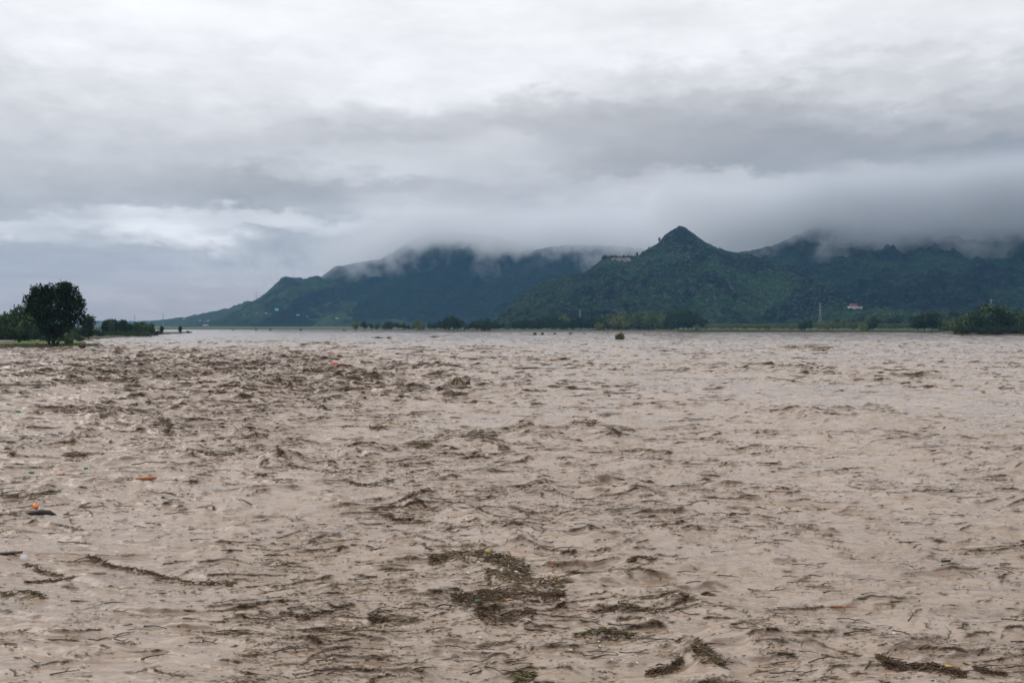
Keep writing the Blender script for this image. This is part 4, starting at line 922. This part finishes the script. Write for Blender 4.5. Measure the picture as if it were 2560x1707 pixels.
raft(R_, [(1570, 1432, 3), (1600, 1416, 5), (1640, 1424, 3)], 260, 'dark strand on the wave right of the large humped mat', 'brown', 0.2, .05)
raft(R_, [(1480, 1545, 3), (1560, 1545, 7), (1600, 1553, 6), (1660, 1552, 3), (1720, 1530, 3)], 700, 'long dark brown line along a wave trough right of centre', 'brown', 0.2, .05)
raft(R_, [(700, 1540, 2), (760, 1546, 4), (830, 1532, 3)], 300, 'dark strand along a wave below the left centre', 'brown', 0.2, .04)
raft(R_, [(925, 1556, 5), (950, 1562, 7), (970, 1565, 3)], 260, 'small tangled clump left of the dark roots', 'brown', 0.16, .06)

def place(o, px, py, dz=0.0, rz=0.0):
    x, y = at(px, py); w_ = waves(np.array([x]), np.array([y])); o.location = (x, y-(LEAN*float(w_[2][0]) if y < 150 else 0), float(w_[0][0])+dz+0.012); o.rotation_euler = (0, 0, rz); return o
def bottle(px, py, lab, s=1.0, m_=None, rz=0.3):
    s *= 0.75
    prof = [(0, 0), (.035, 0), (.042, .02), (.042, .10), (.038, .13), (.042, .16), (.04, .2), (.018, .26), (.014, .29)]; prof = [(a*s*1.4, b*s) for a, b in prof]
    sg = 12; V = []; 
    for a, b in prof:
        for k in range(sg): V.append((b-.14*s, a*math.cos(2*math.pi*k/sg), a*math.sin(2*math.pi*k/sg)))
    Fq = [(i*sg+k, i*sg+(k+1) % sg, (i+1)*sg+(k+1) % sg, (i+1)*sg+k) for i in range(len(prof)-1) for k in range(sg)]
    o = empty('plastic_bottle', (0, 0, 0)); tag(o, lab, 'bottle'); place(o, px, py, 0.03*s, rz)
    link('body', np_mesh('bottle', np.array(V), np.array(Fq), [m_ or M_GREENP], True), o)
    v, f = tube([(.14*s, 0, 0), (.19*s, 0, 0)], [.028*s, .028*s], 10); link('cap', np_mesh('cap', v, f, [M_PALE]), o)
bottle(1195, 1513, 'green plastic bottle floating in front of the long arched mat', 0.8)
bottle(460, 1009, 'green plastic bottle far out in the rough water left of centre', 2.2); bottle(45, 1037, 'green plastic bottle near the left edge in the rough belt', 1.8)
bottle(79, 1189, 'green plastic bottle at the left above the reddish branch', 1.2); bottle(216, 1181, 'small green plastic bottle right of the other one at the left', 1.0)
bottle(617, 949, 'pale green plastic bottle beside a far reddish mat', 3.0, mat('pale_green_plastic', (0.18, 0.42, 0.30), 0.4))
def litter(name, px, py, sx, sy, sz, m_, lab, cat, seed=1.0, grp=None, dz=0.0):
    v, f = blob(sx, sy, sz, seed, 7, 10, 0.22); o = link(name, np_mesh(name, v, f, [m_], True)); place(o, px, py, dz, seed); tag(o, lab, cat, grp); return o
litter('plastic_canister', 836, 918, 0.62, 0.4, 0.34, M_REDP, 'bright red plastic canister far out left of centre', 'canister', 1.0)
litter('plastic_sheet', 1012, 917, 0.9, 0.4, 0.10, M_BOARD, 'dull orange scrap floating right of the red canister', 'scrap', 2.0)
litter('litter_lump', 1380, 1425, 0.045, 0.035, 0.04, M_ORANGE, 'small orange lump right of the large humped mat', 'litter', 3.0)
litter('litter_lump', 1384, 1478, 0.05, 0.04, 0.035, M_ORANGE, 'orange lump lying in the speckled litter mat', 'litter', 4.0, dz=.05)
litter('plastic_bag', 1218, 1402, 0.12, 0.08, 0.06, mat('yellow_green_plastic', (0.45, 0.42, 0.12), 0.5), 'crumpled yellow-green bag on top of the large humped mat', 'bag', 5.0, dz=.12)
litter('litter_lump', 2376, 1679, 0.07, 0.04, 0.03, M_YEL, 'small yellow scrap near the bottom right corner', 'litter', 6.0)
litter('foam_chunk', 2239, 1606, 0.09, 0.05, 0.035, M_PALE, 'pale oval chunk floating alone at the lower right', 'foam', 7.0)
for i, (px, py) in enumerate([(1530, 1673), (1560, 1679), (1592, 1683), (1426, 1646), (1498, 1614), (1500, 1632), (1610, 1603), (1378, 1360), (1332, 1355), (1298, 1563), (195, 1503), (70, 1265), (250, 1312), (1610, 1428), (1750, 1538), (2085, 1456), (2070, 1466), (1150, 1566), (1200, 1614), (1690, 1529)]):
    litter('foam_chunk', px, py, U(.025, .055), U(.02, .035), U(.015, .025), M_PALE, 'small pale chip of foam or wood floating on the water', 'foam', float(i), 'small pale chips scattered on the water')
for i, (px, py) in enumerate([(1212, 1425), (1222, 1424), (1196, 1433), (1232, 1457), (1253, 1452), (1290, 1450), (1320, 1446), (1294, 1437), (1170, 1460), (1340, 1470), (1355, 1480), (1236, 1421)]):
    litter('foam_chunk', px, py, U(.04, .09), U(.025, .04), U(.02, .03), M_PALE, 'pale chip lying among the sticks of the large mats', 'foam', float(i)+.5, 'pale chips on the large mats', 0.06)
def tube_thing(name, px, py, path, radii, m_, lab, cat, rz=0.0, dz=0.02, seg=7, grp=None):
    v, f = tube(path, radii, seg); o = link(name, np_mesh(name, v, f, [m_], True)); place(o, px, py, dz, rz); tag(o, lab, cat, grp); return o
arc = [(0.17*math.cos(a), 0.02*math.sin(3*a), 0.09*math.sin(a)+0.02) for a in np.linspace(0.3, 3.0, 12)]
tube_thing('bent_pipe', 1248, 1425, arc, [0.014]*12, M_WHITE, 'white bent plastic pipe arching over the large humped mat', 'pipe', 0.1, 0.06)
def plank(px, py, L_, w, h, m_, lab, rz=0.0, rx=0.0, name='plank', cat='plank'):
    n = 7; V = []
    for i in range(n):
        t_ = i/(n-1)*2-1; q = 1-0.35*abs(t_)**4+0.06*math.sin(i*2.1+L_*9)
        for a, b in ((-1, -1), (1, -1), (1, 1), (-1, 1)): V.append((t_*L_/2+0.03*a*L_*(abs(t_) > .9), a*w/2*q, b*h/2+0.02*L_*math.sin(t_*2)))
    Fq = [(i*4+k, i*4+(k+1) % 4, i*4+4+(k+1) % 4, i*4+4+k) for i in range(n-1) for k in range(4)]+[(0, 3, 2, 1), (n*4-4, n*4-3, n*4-2, n*4-1)]
    o = link(name, np_mesh(name, np.array(V), np.array(Fq), [m_])); place(o, px, py, h*0.5+0.01, rz); o.rotation_euler = (rx, 0, rz); tag(o, lab, cat); return o
plank(1203, 1412, 0.42, 0.15, 0.03, M_BOARD, 'reddish split board tilted on the large humped mat', -0.5, 0.7)
plank(365, 1206, 0.85, 0.16, 0.12, M_BOARD, 'rusty orange board floating in the left half', 0.05)
plank(1275, 1524, 0.22, 0.05, 0.03, mat('tan_board', (0.50, 0.24, 0.10), 0.6), 'small tan stick of wood below the long arched mat', 0.02)
plank(2367, 1414, 0.28, 0.06, 0.05, M_DARKLOG, 'short black plank drifting alone at the right', 0.0)
plank(14, 1405, 0.9, 0.12, 0.06, M_WOOD_WET, 'brown board at the left edge below the white scrap', 0.05)
plank(56, 1410, 0.22, 0.30, 0.02, mat('white_scrap', (0.50, 0.46, 0.46), 0.7), 'upright white sheet scrap near the left edge', 0.4, 1.2, 'sheet_scrap', 'scrap')
# dark log with an orange bag snagged on it
v, f, mi = merge([tube([(-.62, 0, .03), (-.4, .02, .05), (0, 0, .09), (.35, 0, .07), (.62, -.02, .0)], [.03, .07, .12, .11, .03], 9), limb((-.1, 0, .1), (.1, .05, .2), .03, .015)])
o = link('floating_log', np_mesh('log', v, f, [M_DARKLOG], True)); place(o, 98, 1288, -0.02, -0.05); tag(o, 'black floating log with an orange lump on it at the far left', 'log')
litter('plastic_bag', 88, 1282, 0.13, 0.1, 0.11, mat('light_orange_plastic', (0.72, 0.27, 0.08), 0.5), 'light orange lump sitting on the black log', 'bag', 2.4, dz=.16)
# straw fan: bundle of reeds drooping from a tip, a dark lump at its right
xs, ys = at(1143, 966); o = empty('straw_bundle', (xs, ys, surf(xs, ys))); tag(o, 'fan of pale straw reeds sticking up in the middle distance', 'straw')
parts = []; 
for i in range(60):
    a = U(-1.25, 1.25); e = U(-.5, .6); Lr = U(.8, 1.15); parts.append(tube([(0.05*a, e*.1, 1.0), (0.45*math.sin(a)*Lr, e*.4, .78), (1.15*math.sin(a)*Lr, e, -.1)], [.02, .03, .03], 4))
v, f, mi = merge(parts); tc_ = np.array(PAL['straw'])[rng.integers(0, 4, len(f))]; link('reeds', np_mesh('reeds', v, f, [M_MAT], fcol=np.concatenate([tc_, np.ones((len(f), 1))], 1)), o)
v, f, mi = merge([blob(.3, .25, .3, 1.5), limb((0, 0, 0), (.35, 0, .75), .12, .04)]); v = v+np.array([1.2, .1, .1]); link('root_lump', np_mesh('root', v, f, [M_DARKLOG], True), o)
# big named sticks
def branch(px, py, L_, lab, rz, r0=0.03, side=2, m_=None, grp=None, seed=0, name='branch', cat='branch'):
    r = np.random.default_rng(seed+int(px)); parts = [limb((-L_/2, 0, 0), (L_/2, 0, 0.0), r0, r0*.45, .06, 8, r)]
    for i in range(side):
        s = r.uniform(-.3, .35)*L_; parts.append(limb((s, 0, 0), (s+r.uniform(.08, .2)*L_, r.choice([-1, 1])*r.uniform(.08, .2)*L_, r.uniform(0.0, .12)*L_), r0*.6, r0*.25, .1, 4, r))
    v, f, mi = merge(parts); o = link(name, np_mesh(name, v, f, [m_ or M_WOOD_WET], True)); place(o, px, py, .01, rz); tag(o, lab, cat, grp); return o
branch(1140, 1636, .55, 'thin dark branch at the lower centre, left of the bent stick', -0.55, .016)
branch(1215, 1664, .50, 'brown bent stick pointing down to the left at the lower centre', 0.95, .014, 0)
branch(1216, 1650, .22, 'short straight brown stick at the top of the bent one', 0.0, .016, 0)
branch(1195, 1692, .45, 'dark forked branch at the bottom edge, lower centre', 0.8, .022)
branch(1918, 1485, 1.0, 'long dark stick lying flat right of centre in the lower half', 0.02, .022, 1)
branch(1955, 1662, .62, 'straight dark stick near the bottom, right of centre', -.02, .016, 0)
branch(1885, 1582, .45, 'thin pale-edged stick slanting at the right of the tall wave', -.3, .012, 0)
branch(165, 1196, 1.5, 'reddish branch floating below the green bottles at the left', -.03, .05, 2, M_BOARD)
branch(300, 1208, 1.2, 'thin brown branch just left of the rusty orange board', .03, .03)
branch(195, 1514, .45, 'dark curved twig under the pale chip at the lower left', -.1, .02)
branch(2275, 1358, .7, 'thin dark branch at the right in the lower half', .1, .02)
branch(390, 1170, 2.2, 'long thin pole slanting in the left middle water', .25, .03, 0)
branch(1340, 1592, .55, 'dark branch trailing right from the dark roots', -.3, .03, 2)
branch(1115, 1520, .55, 'dark stick pointing left out of the long arched mat', .0, .03, 1)
branch(1465, 1568, .7, 'long thin slanting branch right of the dark roots', -.35, .014, 1)
branch(2110, 1535, .6, 'reddish twig bundle in the right lower water', -.1, .02, 3, M_BOARD)
# many twigs
TW = []
for i in range(7):
    r = np.random.default_rng(900+i); L_ = r.uniform(.35, .8); parts = [limb((-L_/2, 0, 0), (L_/2, 0, 0), .014, .006, .1, 6, r)]
    if i % 2: parts.append(limb((0, 0, 0), (L_*.25, L_*.15, .05), .008, .004, .1, 4, r))
    v, f, mi = merge(parts); TW.append(np_mesh('twig', v, f, [M_WOOD_WET]))
i = 0
while i < 290:
    py = 880+ (U(0, 1)**0.75)*820; px = U(-10, 2570); x, y = at(px, py)
    m_ = float(rough_mask(np.array([x]), np.array([y]))[0]); 
    if py < 1120 or U(0.1, 1.1) > m_: continue
    o = link('twig', TW[i % 7]); s = U(.7, 1.5)*(y/26)**.4; o.scale = (s, s, s); place(o, px, py, .012, random.gauss(0, .45)); rg_ = ('far' if py < 1150 else 'middle' if py < 1380 else 'near')+' water '+('left' if px < 850 else 'centre' if px < 1700 else 'right'); kd = 'forked' if (i % 7) % 2 else 'plain'; tag(o, kd+' thin dark wet twig floating on the '+rg_, 'twig', kd+' twigs on the '+rg_); i += 1
# loose fine litter nobody could count
def loose(name, n, lab, seed, pymin=1060, pal='mixed', lam=.9):
    r = np.random.default_rng(seed); PX = []; PY = []
    while len(PX) < n:
        k = 20000; px = r.uniform(-60, 2620, k); py = pymin+(r.uniform(0, 1, k)**0.8)*(1740-pymin); Y = CAMH*F/(py-HY); X = (px-CX)/F*Y
        h, dm, ch, pt = waves(X, Y); ok = r.uniform(0, 1, k) < np.clip(0.015+0.9*dm+.35*sstep(.15, .6, perlin(X/1.2, Y/1.5, 77)+.4*perlin(X/6, Y/9, 78)-.1), 0, 1)
        PX += list(px[ok]); PY += list(py[ok])
    PX = np.array(PX[:n]); PY = np.array(PY[:n]); Y = CAMH*F/(PY-HY); X = (PX-CX)/F*Y; h, _, cc, _ = waves(X, Y); Y = Y-LEAN*cc*(1-sstep(150, 400, Y))
    ang = r.normal(0, .5, n); sc = (Y/25)**.6; ll = .055*r.lognormal(0, .6, n)*sc; th = .009*r.uniform(.6, 1.6, n)*sc
    D = np.stack([np.cos(ang), np.sin(ang), r.normal(0, .1, n)], 1); S = np.stack([-np.sin(ang), np.cos(ang), np.zeros(n)], 1); C = np.stack([X, Y, h+.012], 1)
    UP = np.array([0, 0, 1.0])
    V = np.stack([C-D*ll[:, None], C-S*th[:, None], C+D*ll[:, None], C+S*th[:, None], C+UP*th[:, None]*1.2], 1).reshape(-1, 3); b = np.arange(n)*5
    Fq = np.concatenate([np.stack([b, b+1, b+2, b+4], 1), np.stack([b+2, b+3, b, b+4], 1)])
    cols = np.array(PAL[pal])[r.integers(0, len(PAL[pal]), n)]; fc = np.concatenate([cols, cols]); fc = np.concatenate([fc, np.ones((len(fc), 1))], 1)
    o = link(name, np_mesh(name, V, Fq, [M_MAT], fcol=fc)); tag(o, lab, 'litter', None, 'stuff')
loose('floating_litter', 13000, 'fine bits of bark, reed and leaf scattered over the brown water', 5)
# a bird in the sky
wing = np.array([(0, .25, 0), (0, -.25, 0), (.55, -.12, .16), (.55, .12, .16), (1.05, -.12, .02), (1.05, 0, .02)]); wf_ = np.array([(0, 1, 2, 3), (3, 2, 4, 5)])
xb, yb = (822-CX)/F*420, 420; o = empty('bird', (xb, yb, CAMH+(HY-555)/F*420), .6); tag(o, 'tiny dark bird flying below the bright gap in the clouds', 'bird')
v, f = tube([(0, -.45, 0), (0, -.1, .02), (0, .35, 0), (0, .5, .02)], [.04, .12, .09, .02], 6); link('body', np_mesh('bird_body', v, f, [M_DARKLOG], True), o)
for s in (-1, 1): link('wing', np_mesh('wing', wing*np.array([s, 1, 1]), wf_, [M_DARKLOG]), o)
